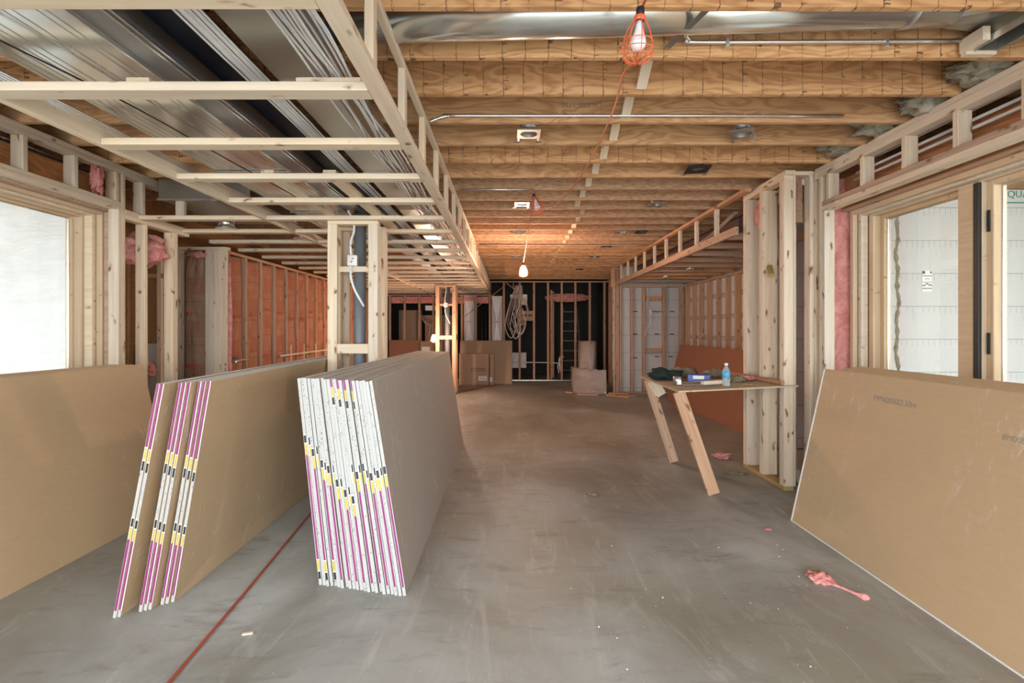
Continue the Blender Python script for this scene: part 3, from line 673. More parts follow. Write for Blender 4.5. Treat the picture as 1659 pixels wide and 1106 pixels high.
# cross wall + pillar
Pn = thing('framed_pillar', (2.55, 4.5, 0), 'tall pale stud corner standing at the end of the work shelf', 'stud frame')
box('bottom_plate', 2.484, 2.575, 4.475, 5.26, .001, .040, M['treated'], Pn)
box('top_plate', 2.484, 2.575, 4.45, 5.26, 2.862, 2.899, M['pine'], Pn); box('top_plate', 2.484, 2.573, 4.475, 5.26, 2.823, 2.861, M['pine'], Pn)
box('top_plate', 2.576, 2.84, 4.475, 4.565, 2.862, 2.898, M['pine'], Pn)
for y in (4.475, 4.514): stud(Pn, 2.484, 2.573, y, y+.038, .04, 2.823)
for y in (4.84, 4.879): stud(Pn, 2.484, 2.62, y, y+.038, .04, 2.823)
for y in (5.18, 5.22): stud(Pn, 2.484, 2.64, y, y+.038, .04, 2.823)
stud(Pn, 2.576, 2.592, 4.476, 4.565, .04, 2.86)
stud(Pn, 2.72, 2.758, 4.476, 4.565, .0, 2.86); stud(Pn, 2.762, 2.80, 4.476, 4.565, .0, 2.86); stud(Pn, 2.802, 2.84, 4.476, 4.55, .0, 2.86)
stud(Pn, 2.63, 2.72, 5.0, 5.04, .0, 2.86); stud(Pn, 2.64, 2.73, 4.70, 4.738, .0, 2.86)
stick('scrap_block', (2.49, 4.70, 1.98), (2.55, 4.86, 2.09), .05, .03, M['treated'], Pn)
box('back_plate', 2.66, 2.73, 4.57, 5.26, 2.80, 2.86, M['pine'], Pn)
o = batt('insulation_batt', 'x', (2.668, 4.60, 2.66), .13, .42, M['battdim'], 'short brown kraft batt at the top of the gap beside the stud corner', 41)
for ch in [c for c in bpy.data.objects if c.parent == o]: bpy.data.objects.remove(ch)
o = lump('insulation_tuft', (2.56, 5.0, 2.63), (.05, .10, .17), M['pink'], seed=44, amp=.3); tag(o, 'pink insulation wad near the top of the stud corner', 'insulation')
o = lump('insulation_tuft', (2.60, 4.70, 2.72), (.02, .08, .10), M['battdim'], seed=45, amp=.3); tag(o, 'brown paper scrap of batt near the top of the stud corner', 'insulation')
c_ = thing('conduit_stub', (2.66, 5.0, 0), 'bent steel conduit rising from the floor behind the stud corner', 'conduit')
tube('conduit_bend', [(2.66, 4.60, .02), (2.66, 4.60, .45), (2.652, 4.60, .55), (2.62, 4.60, .61), (2.60, 4.60, .62)], .012, M['emt'], c_); box('junction', 2.63, 2.70, 4.59, 4.64, .04, .16, M['emt'], c_)

# ================================================================ ALCOVE
Aw = thing('alcove_wall_frame', (3.2, 11.3, 0), 'brown studs and blocking against the foam wall at the back of the alcove', 'stud frame')
box('bottom_plate', 2.50, 3.99, 11.25, 11.34, .001, .038, M['pine2'], Aw); box('top_plate', 2.50, 3.99, 11.25, 11.34, 2.43, 2.468, M['pine2'], Aw)
for x_ in (2.50, 2.76, 3.03, 3.49, 3.88, 3.92): stud(Aw, x_, x_+.05, 11.25, 11.34, .04, 2.43, 'pine2')
for z_ in (.93, 2.13): box('blocking', 3.12, 3.48, 11.30, 11.338, z_, z_+.10, M['pine2'], Aw)
for (x_, z_) in ((3.4,1.87),(3.4,1.35),(3.4,.83),(3.75,1.87),(3.75,1.35),(3.72,.83),(2.9,1.87),(2.9,1.35),(2.9,.8)): box('web_tab', x_-.05, x_+.05, 11.412, 11.419, z_, z_+.02, M['black'], Aw)
ob = thing('outlet_box', (3.2, 11.3, 1.9), 'small white outlet box with looping wire on the alcove wall', 'outlet box')
box('box_body', 3.19, 3.23, 11.24, 11.30, 1.83, 1.92, M['white'], ob); box('bracket', 3.23, 3.49, 11.27, 11.28, 1.87, 1.885, M['ibeam'], ob)
tube('wire', [(3.12, 11.25, 2.43), (3.15, 11.24, 2.2), (3.11, 11.24, 2.0), (3.18, 11.24, 1.92)], .010, M['cable'], ob, n=6); tube('wire', [(3.2, 11.24, 1.83), (3.19, 11.24, 1.6), (3.1, 11.24, 1.45), (3.08, 11.24, 1.3)], .010, M['cable'], ob, n=6)
Ar = thing('alcove_wall_frame', (3.95, 9, 0), 'row of brown studs along the right side of the alcove', 'stud frame')
box('top_plate', 3.93, 4.015, 6.3, 11.24, 2.43, 2.468, M['pine2'], Ar)
for i in range(12):
    y = 11.0-.406*i; stud(Ar, 3.93, 4.015, y, y+.038, .001, 2.43, 'pine2')
    if i in (0, 2, 3, 6): stud(Ar, 3.93, 4.015, y+.04, y+.078, .001, 2.43, 'pine2')
# right partition from alcove corner to back
Pc = thing('partition_frame', (2.5, 11.3, 0), 'cluster of brown studs at the alcove corner running to the back wall', 'stud frame')
for (x_, y, w_) in ((2.42,11.25,.07),(2.42,11.4,.07),(2.43,11.7,.08),(2.55,12.1,.08),(2.62,12.5,.08),(2.68,12.9,.08),(2.70,13.3,.08),(2.74,13.7,.08)):
    stud(Pc, x_, x_+w_, y, y+.038, 0.001, 2.82, 'pine2')
stick('top_plate', (2.46, 11.2, 2.84), (2.80, 13.95, 2.84), .089, .036, M['pine2'], Pc)
stick('bottom_plate', (2.50, 11.5, .02), (2.82, 13.95, .02), .089, .03, M['pine2'], Pc)
stud(Pc, 2.30, 2.40, 11.22, 11.26, 2.43, 2.85, 'pine2')
# ================================================================ BACK PARTITION
B_ = thing('partition_frame', (-.6, 14.07, 0), 'open brown stud partition across the far end of the room', 'stud frame')
for x_ in (-3.42,-3.0,-2.58,-2.18,-1.77,-1.37,-.97): stud(B_, x_-.03, x_+.03, 14.07, 14.13, .04, 2.43, 'pine2')
for x_ in (-.57,-.17,.28,.69,1.09,1.48,1.87,2.28,2.70): stud(B_, x_-.03, x_+.03, 14.07, 14.13, .04, 2.81, 'pine2')
stud(B_, 1.16, 1.22, 14.18, 14.24, .04, 2.6, 'pine2'); stud(B_, 1.2, 1.32, 14.7, 14.76, .04, 2.6, 'pine2')
box('bottom_plate', -3.5, 1.9, 14.07, 14.16, .001, .038, M['duct2'], B_); box('top_plate', -3.5, -.60, 14.07, 14.16, 2.43, 2.467, M['pine2'], B_); box('top_plate', -.60, 2.8, 14.07, 14.16, 2.81, 2.85, M['pine2'], B_)
o = stick('diagonal_brace', (-1.4, 14.03, 1.75), (-.15, 14.03, 2.7), .03, .02, M['pine2'], B_)
# HVAC panels with cross breaks
def xpanel(x0, x1, z0, z1, y, label, name='creased_duct'):
    d = thing(name, ((x0+x1)/2, y, z0), label, 'duct panel')
    n_ = max(1, round((z1-z0)/.75))
    for q in range(n_):
        a_, b_ = z0+(z1-z0)*q/n_, z0+(z1-z0)*(q+1)/n_
        bm = bmesh.new(); w2, h2 = (x1-x0)/2, (b_-a_)/2
        fr_ = [bm.verts.new(p) for p in ((-w2,0,-h2),(w2,0,-h2),(w2,0,h2),(-w2,0,h2))]; ce_ = bm.verts.new((.0,-.10,h2*.95 if q == 0 else -h2*.95))
        bk = [bm.verts.new((p.co.x, .2, p.co.z)) for p in fr_]
        for j in range(4): bm.faces.new((fr_[j], fr_[(j+1)%4], ce_)); bm.faces.new((fr_[j], fr_[(j+1)%4], bk[(j+1)%4], bk[j]))
        put('sheet_face', fin(bm), ((x0+x1)/2, y, (a_+b_)/2), d, [M['white2']])
    return d
M['white2'] = metalm('bright_sheet_metal', (.92,.90,.88), .4, 3, .1)
xpanel(-1.32, -1.02, .95, 2.43, 14.2, 'grey creased sheet-metal duct panel, left one behind the far partition')
xpanel(-.52, -.22, .95, 2.43, 14.2, 'bright white creased sheet-metal duct panel, right one behind the far partition')
o = xpanel(.02, .48, .35, .80, 14.4, 'small white creased duct piece low behind the far partition')
o = thing('duct_elbow', (.3, 15, 2.2), 'white boxy duct end high behind the coiled cables', 'duct')
bm = bmesh.new(); boxbm(bm, (0,0,0), (.5, .3, .10)); boxbm(bm, (.16,0,-.14), (.18,.28,.22)); put('duct_body', fin(bm), (.26, 14.7, 2.45), o, [M['white2']])
# coiled cables
cc = thing('cable_coil', (.25, 14.0, 1.5), 'hanging bunch of coiled tan cables on the far partition', 'cable coil')
for i in range(9):
    x_ = .05+.045*i; rr = .10+.035*rnd.random(); zb = .9+.45*rnd.random()+.04*i
    pts = [(.18+.02*i, 13.98, 2.72), (x_-.05, 13.95, 2.2), (x_-rr-.05, 13.95, zb+.35), (x_-.02, 13.93, zb), (x_+rr, 13.95, zb+.3), (x_+.03, 13.97, zb+.75)]
    tube('cable_loop', pts, .013, M['tan' if i % 3 else 'cable'], cc, n=6)
for i in range(2): tube('cable_lead', [(-.1+.2*i, 13.98, 2.78), (.12, 13.97, 2.6), (.25, 13.96, 2.3)], .018, M['tan'], cc, n=6)
box('hook', .24, .32, 13.96, 14.069, 2.60, 2.64, M['pine2'], cc)
eb = thing('breaker_panel', (.5, 14.0, 1.8), 'small wooden-backed row of breakers beside the coiled cables', 'electrical panel')
box('backboard', .30, .66, 14.14, 14.18, 1.72, 2.0, M['pine2'], eb)
for i in range(7): box('breaker', .33+.045*i, .36+.045*i, 14.10, 14.14, 1.84, 1.90, M['black'], eb)
o = box('insulation_strip', -3.4, -.62, 14.18, 14.26, 2.22, 2.41, M['pink']); tag(o, 'long pink insulation strip along the top of the left far partition', 'insulation')
o = lump('insulation_strip', (1.66, 14.45, 2.40), (.62, .06, .12), M['pink'], seed=50, amp=.25); tag(o, 'pink insulation strip above the stepladder room opening', 'insulation')
# stepladder
ld = thing('stepladder', (1.8, 15.2, 0), 'tall ladder standing in the dark room behind the far partition', 'ladder')
for (xa, xb) in ((1.50,1.66),(2.22,2.06)): stick('rail', (xa, 15.0, 0.01), (xb, 15.3, 2.15), .05, .03, M['brownsteel'], ld, up=(0,1,0))  # dark rail and rung colours dim the ladder for the unlit room
for i in range(7):
    f_ = (i+.7)/7.2; box('rung', 1.50+.16*f_, 2.22-.16*f_, 14.98+.3*f_, 15.04+.3*f_, 2.15*f_, 2.15*f_+.03, M['pipe'], ld)
dr = thing('drain_pipe', (0, 14.4, .5), 'thin white pipe elbow low behind the far partition', 'pipe')
tube('pipe_run', [(0, 14.3, .52), (1.3, 14.3, .50), (1.38, 14.3, .40), (1.42, 14.3, .2)], .016, M['cable'], dr); tube('pipe_bend', [(1.48, 14.28, .25), (1.43, 14.28, .5), (1.46, 14.28, .66), (1.56, 14.28, .68)], .028, M['cable'], dr)
# brown panels, boxes behind left far partition
for (xa, xb, zt, lab) in ((-3.35,-2.66,2.05,'brown board standing behind the far left partition studs, left one'),(-2.56,-1.62,1.90,'brown board standing behind the far left partition studs, right one')):
    o = box('leaning_board', xa, xb, 14.9, 14.95, .001, zt, M['card']); tag(o, lab, 'board')
o = box('water_tank', -1.2, -.75, 15.0, 15.4, .001, 1.9, M['darkwall']); COL.objects.unlink(o); bpy.data.objects.remove(o)
for i, x_ in enumerate((-.82, -.72)):
    o = tube('black_pipe', [(x_, 14.6, .02), (x_, 14.6, 2.3)], .03, M['blackcable']); tag(o, '%s black vertical pipe between the two creased duct panels' % ('left' if i == 0 else 'right'), 'pipe')
o = lump('wire_tangle', (-2.25, 14.0, 1.55), (.001,.001,.001), M['cable'], sub=1); bpy.data.objects.remove(o)
wt = thing('wire_tangle', (-2.2, 14.0, 1.5), 'small tangled loop of wire hanging on the far left partition', 'wire')
for i in range(4): tube('wire_loop', [(-2.3+.22*math.cos(a_+i)*(.6+.12*i), 14.0, 1.72+.14*math.sin(a_+i*.7)) for a_ in [j*.8 for j in range(9)]], .008, M['tan'], wt, n=5, k=3)
tube('wire_tail', [(-2.25, 14.0, 1.6), (-2.3, 14, 1.2), (-2.22, 14, .9)], .008, M['cable'], wt, n=5)
box('white_unit', -2.45, -2.1, 14.3, 14.5, 2.02, 2.16, M['white2'], wt)
# foil rolls and far floor items
fo = lathe('foil_roll', [(.22,0),(.225,.3),(.218,.6),(.225,.9),(.22,1.18),(.20,1.185),(.19,1.0)], (1.87, 11.95, .001), M['foil'], n=28); tag(fo, 'upright round roll of shiny foil insulation near the far right corner', 'foil roll')
bm = bmesh.new(); g = []
for i in range(25):
    u = i/24; row = []
    for j in range(13):
        zz = j/12*(.60-.05*u+.012*math.sin(i*.9))
        row.append(bm.verts.new((-.40+.74*u, -.42+.10*(1-u)**6*4+.05*math.sin(u*9+zz*2)+.03*noise.noise(Vector((i*.35, j*.4, 1)))+zz*.12, zz)))
    g.append(row)
for i in range(24):
    for j in range(12): bm.faces.new((g[i][j], g[i+1][j], g[i+1][j+1], g[i][j+1])).smooth = True
o = put('foil_sheet', fin(bm), (1.82, 11.45, .002), None, [M['foil']]); s2 = o.modifiers.new('s', 'SOLIDIFY'); s2.thickness = .02
tag(o, 'crumpled foil-faced sheet wrapped in front of the upright foil roll', 'foil sheet')
for i, (a_, b_, lb) in enumerate((((1.5,11.02,.02),(1.95,10.95,.02),'scrap board on the floor in front of the crumpled foil sheet'),((2.15,10.95,.02),(2.55,10.55,.02),'scrap stick nearest the alcove corner'),((2.2,11.0,.045),(2.62,10.95,.045),'scrap stick lying over another near the alcove corner'),((2.3,10.75,.02),(2.75,10.85,.02),'scrap stick closest to the camera near the alcove corner'),((1.30,11.35,.03),(1.42,11.2,.03),'small dark wood offcut left of the crumpled foil sheet'))):
    o = stick('wood_scrap', a_, b_, .07, .035, M['pine2']); tag(o, lb, 'wood scrap')

# ================================================================ DRYWALL SHEETS
def sheet(b0, t0, b1, t1, th, face, label, group, tape=None, side=1, name='drywall_sheet'):
    """b/t = bottom/top points of the visible face at near (0) and far (1) end; body extends away by th"""
    b0, t0, b1, t1 = map(Vector, (b0, t0, b1, t1)); o0 = b0.copy()
    up = (t0-b0).normalized(); al = (b1-b0).normalized(); nrm = al.cross(up).normalized()*side
    if nrm.x*side < 0: nrm = -nrm
    q = [b0, t0, t1, b1]; q2 = [p - nrm*th*(1 if True else 1) for p in q]
    bm = bmesh.new(); A_ = [bm.verts.new(p-o0) for p in q]; B2 = [bm.verts.new(p-o0) for p in q2]
    bm.faces.new(A_); bm.faces.new(B2[::-1])
    for i in range(4):
        f = bm.faces.new((A_[i], A_[(i+1)%4], B2[(i+1)%4], B2[i])); f.material_index = 1
    o = put(name, fin(bm), o0, None, [face, M['gyp']]); tag(o, label, 'drywall sheet', group)
    if tape:
        bm = bmesh.new(); hgt = (t0-b0).length; off = -al*.0015
        def seg(f0, f1, u0, u1, mi):
            p = [b0-nrm*th*u0+up*hgt*f0+off, b0-nrm*th*u1+up*hgt*f0+off, b0-nrm*th*u1+up*hgt*f1+off, b0-nrm*th*u0+up*hgt*f1+off]
            pb = [x+al*.0012 for x in p]; a2 = [bm.verts.new(x-o0) for x in p]; b2 = [bm.verts.new(x-o0) for x in pb]
            fs = [bm.faces.new(a2), bm.faces.new(b2[::-1])]+[bm.faces.new((a2[i], a2[(i+1)%4], b2[(i+1)%4], b2[i])) for i in range(4)]
            for f in fs: f.material_index = mi
        for s_ in tape: seg(*s_)
        put('end_tape', fin(bm), o0, o, [M['tape'], M['purple'], M['yellow'], M['black']])
    return o
TH = .0159
# centre stack: 24 sheets, leaning left
NC = 23
for i in range(NC):
    f = i/(NC-1)
    jy = rnd.uniform(-.012, .012)
    xb = -1.075+f*.505; xt = -1.200+f*.443
    yn = 2.835-f*.125+jy; yf = yn+3.655
    zt = 1.185 - f*.005 + rnd.uniform(-.003,.003)
    a_ = .62 - .30*min(1, f*1.7) + (.17 if f > .58 else 0) + rnd.uniform(-.02,.02)
    if i % 2 == 0:
        tp_ = [(0, .04, .0, 1, 0), (.04, a_, .15, .85, 1), (a_, a_+.055, .1, .9, 2), (a_+.06, a_+.095, .1, .9, 3), (a_+.10, 1, .05, .95, 0)]
        if f < .25: tp_ = [(0, .03, .05, .95, 0), (.03, .065, .1, .9, 3), (.07, .12, .1, .9, 2), (.125, a_, .15, .85, 1), (a_, a_+.055, .1, .9, 2), (a_+.06, a_+.095, .1, .9, 3), (a_+.10, 1, .05, .95, 0)]
        if .42 < f < .8: tp_ = tp_[:-1] + [(a_+.10, .90-.06*(f), .05, .95, 0), (.905-.06*f, .94-.06*f, .1, .9, 3), (.942-.06*f, .985-.05*f, .1, .9, 2), (.985-.05*f, 1, .1, .9, 1)]
    else:
        tp_ = [(0, 1, .05, .95, 0), (a_+.075, a_+.11, .1, .5, 3), (a_+.02, a_+.07, .1, .5, 2)]
        tp_ = [(0, a_+.02, .05, .95, 0), (a_+.02, a_+.07, .1, .6, 2), (a_+.075, a_+.11, .1, .6, 3), (a_+.11, 1, .05, .95, 0)]
        if i == NC-2: pass
    lab = '%s sheet from the left in the tall centre drywall stack' % W2[i] if i < NC-1 else 'rightmost sheet of the centre drywall stack, grey face towards the floor'
    sheet((xb, yn, .001), (xt, yn, zt), (xb-.03*f, yf, .001), (xt-.03*f, yf, zt), .0172, M['greypaper'], lab, 'drywall sheets in the centre stack', tp_)
# left-centre stack: 8 sheets leaning right
xs = [(-1.995,-1.772,2.500),(-1.978,-1.755,2.508),(-1.905,-1.697,2.555),(-1.888,-1.680,2.565),(-1.871,-1.663,2.575),(-1.838,-1.635,2.62),(-1.820,-1.618,2.63),(-1.800,-1.600,2.645)]
for i, (xb, xt, yn) in enumerate(xs):
    a_ = .335-.012*i; b_ = .62-.012*i+.01
    tp_ = [(0, .03, .05, .95, 0), (.03, a_, .3 if i%2 else .15, .9, 1), (a_, a_+.05, .1, .8, 2), (a_+.055, a_+.09, .1, .8, 3), (a_+.095, b_, .05, .95, 0), (b_, b_+.04, .1, .8, 3), (b_+.045, b_+.095, .1, .8, 2), (b_+.10, 1, .3 if i%2 else .15, .9, 1)]
    lab = '%s sheet from the left in the drywall stack leaning on the framed column' % W2[i]
    sheet((xb, yn, .001), (xt, yn, 1.185), (xb+.0, yn+3.655, .001), (xt-.185, yn+3.655, 1.19), TH, M['kraft'], lab, 'drywall sheets leaning on the framed column', tp_)
# far-left stack under left window: leaning left
for i in range(7):
    xb = -2.875+i*.020; xt = -3.125+i*.018
    lab = 'rightmost, front sheet of the drywall stack under the left window, brown face out' if i == 6 else '%s sheet from the wall in the stack under the left window' % W2[i]
    sheet((xb, .40+.01*i, .001), (xt, .40+.01*i, 1.188-.002*i), (xb, 4.06-.03*(6-i), .001), (xt, 4.06-.03*(6-i), 1.188-.002*i), TH, M['kraft'], lab, 'drywall sheets under the left window')
# right stack under right window: leaning right (visible face -X)
for i in range(12):
    xb = 2.15+i*.018; xt = 2.405+i*.0165
    lab = 'front sheet of the big stack under the right window, brown face to the room' if i == 0 else '%s sheet behind the front one in the stack under the right window' % W2[i-1]
    dz = .12*math.sin(i*2.3)*.3
    o = sheet((xb, .12, .001), (xt, .12, 1.162+.0025*i), (xb, 3.78-(.13 if i else 0)+dz*.8, .001), (xt, 3.78-(.13 if i else 0)+dz*.8, 1.162+.0025*i), TH, M['kraft'], lab, 'drywall sheets under the right window', None, side=-1)
    if i == 0:
        up = Vector((.255, 0, 1.16)).normalized()
        t1 = text('faded_print', 'ɹouuouʇ 8.50m', .05, M['greytxt'], (0,0,0), Matrix.Identity(3)); bpy.data.objects.remove(t1)
        R3 = frame3((0,-1,0), up)
        stick('edge_tape', Vector((2.1492, 3.772, .002)), Vector((2.1492, 3.772, .002))+up*1.185, .003, .014, M['gyp'], o, up=(0,1,0), bev=0)
        stick('edge_tape', (2.1492, .13, .006), (2.1492, 3.77, .006), .003, .009, M['gyp'], o, bev=0)
        text('faded_print', 'MPN0000D.50m', .05, M['greytxt'], Vector((2.15, 3.05, 0))+up*1.04+Vector((-.0005,0,0)), R3, o, .0004)
        text('faded_print', '8M00D.0 50m', .04, M['greytxt'], Vector((2.15, 2.25, 0))+up*.97, R3, o, .0004)
# alcove stack
for i in range(4):
    xb = 3.27+i*.02; xt = 3.55+i*.018
    lab = 'front rust-brown sheet of the stack leaning in the right alcove' if i == 0 else '%s sheet behind the front one in the alcove stack' % W2[i-1]
    sheet((xb, 6.65, .001), (xt, 6.65, 1.15), (xb, 10.3, .001), (xt, 10.3, 1.15), TH, M['redpaper'], lab, 'drywall sheets in the right alcove', None, side=-1)
# back stacks leaning on partition (visible face -Y)
def backsheet(x0, x1, yb, yt, zt, m_, label, group):
    bm = bmesh.new(); o0 = Vector((x0, yb, 0))
    q = [Vector((x0,yb,.001)), Vector((x0,yt,zt)), Vector((x1,yt,zt)), Vector((x1,yb,.001))]
    A_ = [bm.verts.new(p-o0) for p in q]; B2 = [bm.verts.new(p-o0+Vector((0,.0155,0))) for p in q]
    bm.faces.new(A_); bm.faces.new(B2[::-1])
    for i in range(4): bm.faces.new((A_[i], A_[(i+1)%4], B2[(i+1)%4], B2[i])).material_index = 1
    tag(put('drywall_sheet', fin(bm), o0, None, [m_, M['redpaper']]), label, 'drywall sheet', group)
for i in range(4):
    backsheet(-1.37, .02+.015*i, 13.30+.02*i, 13.62+.018*i, 1.16, M['card'], 'front wide brown sheet leaning on the far partition behind the carton' if i == 0 else '%s sheet behind the front one leaning on the far partition' % W2[i-1], 'drywall sheets on the far partition')
backsheet(-3.35, -2.55, 13.5, 13.8, 1.17, M['redpaper'], 'orange-brown sheet leaning at the far left behind the columns', None)
backsheet(-2.50, -2.16, 13.5, 13.8, 1.14, M['card'], 'narrow brown sheet with white label at the far left', None)
o = box('white_label', -2.44, -2.22, 13.70, 13.712, .84, .99, M['white']); tag(o, 'bright white paper label on the far left brown sheet', 'label')
# cartons
ca = thing('carton', (-.9, 13.1, 0), 'large flat brown carton with black lettering in front of the far sheets', 'carton')
box('carton_body', -1.35, -.56, 13.10, 13.22, .001, .82, M['card'], ca); box('top_flap', -1.36, -.55, 13.09, 13.22, .79, .825, M['card'], ca); box('bottom_flap', -1.36, -.55, 13.09, 13.22, .002, .03, M['card'], ca)
text('printed_lettering', 'FRAGILE', .105, M['black'], (-.84, 13.097, .42), frame3((-1,0,0),(0,0,-1)), ca)
box('print_rule', -1.08, -.60, 13.094, 13.098, .355, .362, M['black'], ca, 0)
box('shipping_label', -.83, -.61, 13.093, 13.098, .11, .23, M['white'], ca, 0)
for j in range(4): box('label_print', -.81, -.63, 13.0915, 13.093, .135+.022*j, .142+.022*j, M['greytxt'], ca, 0)
cb = thing('carton', (-.5, 13.1, 0), 'narrow upright brown carton beside the lettered carton', 'carton')
box('carton_body', -.53, -.42, 13.10, 13.26, .001, .82, M['card'], cb); box('shipping_label', -.525, -.475, 13.093, 13.098, .08, .20, M['white'], cb, 0)
o = box('floor_board', -1.38, -.2, 12.45, 13.05, .001, .012, M['card']); COL.objects.unlink(o); bpy.data.objects.remove(o)

# ================================================================ WORK SHELF (TABLE)
T = thing('work_shelf', (2.0, 4.4, 0), 'makeshift plywood work shelf on two slanting legs fixed to the stud corner', 'work table')
def slab(name, c4, th, m_, parent):
    bm = bmesh.new(); o0 = Vector(c4[0]); A_ = [bm.verts.new(Vector(p)-o0) for p in c4]; B2 = [bm.verts.new(Vector(p)-o0-Vector((0,0,th))) for p in c4]
    bm.faces.new(A_); bm.faces.new(B2[::-1])
    for i in range(4): bm.faces.new((A_[i], A_[(i+1)%4], B2[(i+1)%4], B2[i]))
    return put(name, fin(bm), o0, parent, [m_])
slab('top', [(1.475, 4.32, .925), (2.60, 4.445, .960), (2.478, 5.60, .955), (1.50, 5.68, .925)], .014, M['ply'], T)
slab('ledger', [(2.455, 4.47, 1.0), (2.482, 4.46, 1.0), (2.482, 5.55, .995), (2.455, 5.55, .995)], .038, M['oak'], T)
stick('leg', (1.50, 4.39, .91), (1.80, 4.36, .012), .038, .105, M['pine2'], T, up=(1,0,.3))
stick('leg', (1.525, 5.45, .91), (1.80, 5.42, .012), .038, .10, M['pine2'], T, up=(1,0,.3))
stick('brace', (1.49, 4.41, .905), (1.62, 4.41, .60), .02, .05, M['pine3'], T, up=(1,0,.3)); stick('brace', (1.56, 5.42, .905), (1.66, 5.42, .74), .03, .12, M['pine3'], T, up=(1,0,.3))
def onT(px, py, Y=None):
    return ((px-826)*Y/F, Y)
zt_ = .935
o = lump('dark_cloth', (1.66, 5.25, .985), (.16, .13, .055), M['greencloth'], seed=60, amp=.45, fr=1.8); tag(o, 'crumpled dark green jacket on the left end of the work shelf', 'clothing')
o = lump('work_glove', (1.92, 5.45, .985), (.12, .09, .055), M['khaki'], seed=61, amp=.6, fr=2.4); tag(o, 'khaki work glove behind the small can on the shelf', 'glove')
o = lump('work_glove', (2.20, 5.30, .985), (.13, .08, .045), M['khaki'], seed=63, amp=.6, fr=2.4); tag(o, 'khaki work glove between the blue packet and water bottle', 'glove')
o = lump('cloth_rag', (2.22, 4.85, .975), (.09, .06, .03), M['khaki'], seed=64, amp=.5); tag(o, 'dull brown rag beside the water bottle', 'rag')
o = lump('cloth_rag', (2.36, 4.95, .98), (.10, .06, .02), M['pink'], seed=65, amp=.5); tag(o, 'pink rag against the reddish ledger on the shelf', 'rag')
cn = thing('small_can', (1.58, 4.70, .937), 'small clear plastic tub with white label on the shelf', 'tub')
lathe('tub_body', [(0,0),(.036,0),(.038,.085),(.030,.088),(0,.088)], (1.60, 4.72, .9285), M['duct2'], cn); box('tub_label', 1.585, 1.625, 4.678, 4.682, .94, .985, M['white'], cn, 0)
bx = thing('blue_packet', (1.88, 5.0, .94), 'blue cardboard packet with white print on the shelf', 'packet')
stick('packet_body', (1.80, 5.0, .975), (2.0, 4.93, .975), .10, .07, M['blue'], bx); stick('packet_print', (1.83, 4.937, .985), (1.93, 4.902, .985), .006, .035, M['white'], bx)
bo = thing('water_bottle', (1.98, 4.52, .942), 'clear plastic water bottle with blue label on the shelf', 'bottle')
bc = (1.985, 4.53, .9455)
lathe('bottle_body', [(0,0),(.030,0),(.033,.01),(.031,.03),(.033,.05),(.032,.125),(.030,.145),(.014,.175),(.013,.185),(.013,.19)], bc, M['plastic'], bo)
lathe('bottle_label', [(.0335,.075),(.0335,.135)], bc, M['sky'], bo); lathe('cap', [(.0,.21),(.016,.209),(.016,.188),(.0,.187)], bc, M['white'], bo)
for i, (a_, b_, ww, mm, lb, nm) in enumerate((((1.62,4.62,.940),(1.86,4.66,.943),.02,'emt','long steel knife blade lying at the front of the shelf','knife'),((1.72,4.56,.940),(1.93,4.60,.944),.018,'ibeam','dark pliers at the front of the shelf','pliers'),((1.66,4.82,.94),(1.92,4.9,.945),.02,'emt','silver rod lying behind the knife on the shelf','rod'),((1.85,4.7,.944),(1.72,4.66,.942),.015,'blackcable','short black tool between the knife and pliers','tool'),((2.15,4.55,.952),(2.24,4.57,.954),.03,'treated','thin flat shim near the front right of the shelf','shim'))):
    o = stick(nm, a_, b_, ww, .008, M[mm], None); o.location.z += .004; tag(o, lb, nm)
o = stick('wood_offcut', (1.80, 4.62, .962), (2.02, 4.68, .968), .05, .035, M['pine3']); tag(o, 'short pale wood offcut on the shelf in front of the bottle', 'wood scrap')

# ================================================================ LAMP STRING
def worklight(c, lit, label, s=1.0, tilt=(0,0,0), closed=True):
    t = thing('work_light', c, label, 'work light', 'caged work lights on the string')
    t.rotation_euler = tilt
    z = 0
    def loc(o): return o
    k = s
    def L_(name, prof, m_, n=18):
        bm = bmesh.new(); rings = []
        for r, zz in prof: rings.append([bm.verts.new((r*k*math.cos(2*math.pi*j/n), r*k*math.sin(2*math.pi*j/n), zz*k)) for j in range(n)])
        for a, b in zip(rings, rings[1:]):
            for j in range(n): bm.faces.new((a[j], a[(j+1)%n], b[(j+1)%n], b[j])).smooth = True
        bmesh.ops.remove_doubles(bm, verts=bm.verts, dist=1e-5)
        o = bpy.data.objects.new(name, fin(bm)); COL.objects.link(o); o.data.materials.append(m_); o.parent = t; return o
    L_('socket', [(.0,.055),(.012,.055),(.016,.05),(.017,.0),(0,0)], M['blackcable'])
    L_('bulb', [(0,.002),(.012,0),(.0135,-.02),(.02,-.045),(.029,-.065),(.031,-.08),(.028,-.095),(.016,-.108),(0,-.111)], M['lit'] if lit else M['bulb'], 20)
    bm = bmesh.new(); R0 = [(.02,.015),(.026,0),(.045,-.035),(.058,-.08),(.060,-.11),(.054,-.135),(.03,-.152),(0,-.157)]
    for j in range(8):
        a = 2*math.pi*j/8; tubebm(bm, [(r*k*math.cos(a), r*k*math.sin(a), zz*k) for r, zz in R0], .0019*k, 5, 3)
    for r, zz in ((.0575,-.078),(.0595,-.108),(.054,-.134)):
        tubebm(bm, [(r*k*math.cos(2*math.pi*j/20), r*k*math.sin(2*math.pi*j/20), zz*k) for j in range(21)], .0019*k, 5, 1)
    o = bpy.data.objects.new('cage', fin(bm)); COL.objects.link(o); o.data.materials.append(M['cage']); o.parent = t
    L_('collar', [(.019,.022),(.022,.02),(.022,.004),(.019,.002)], M['cage'])
    return t
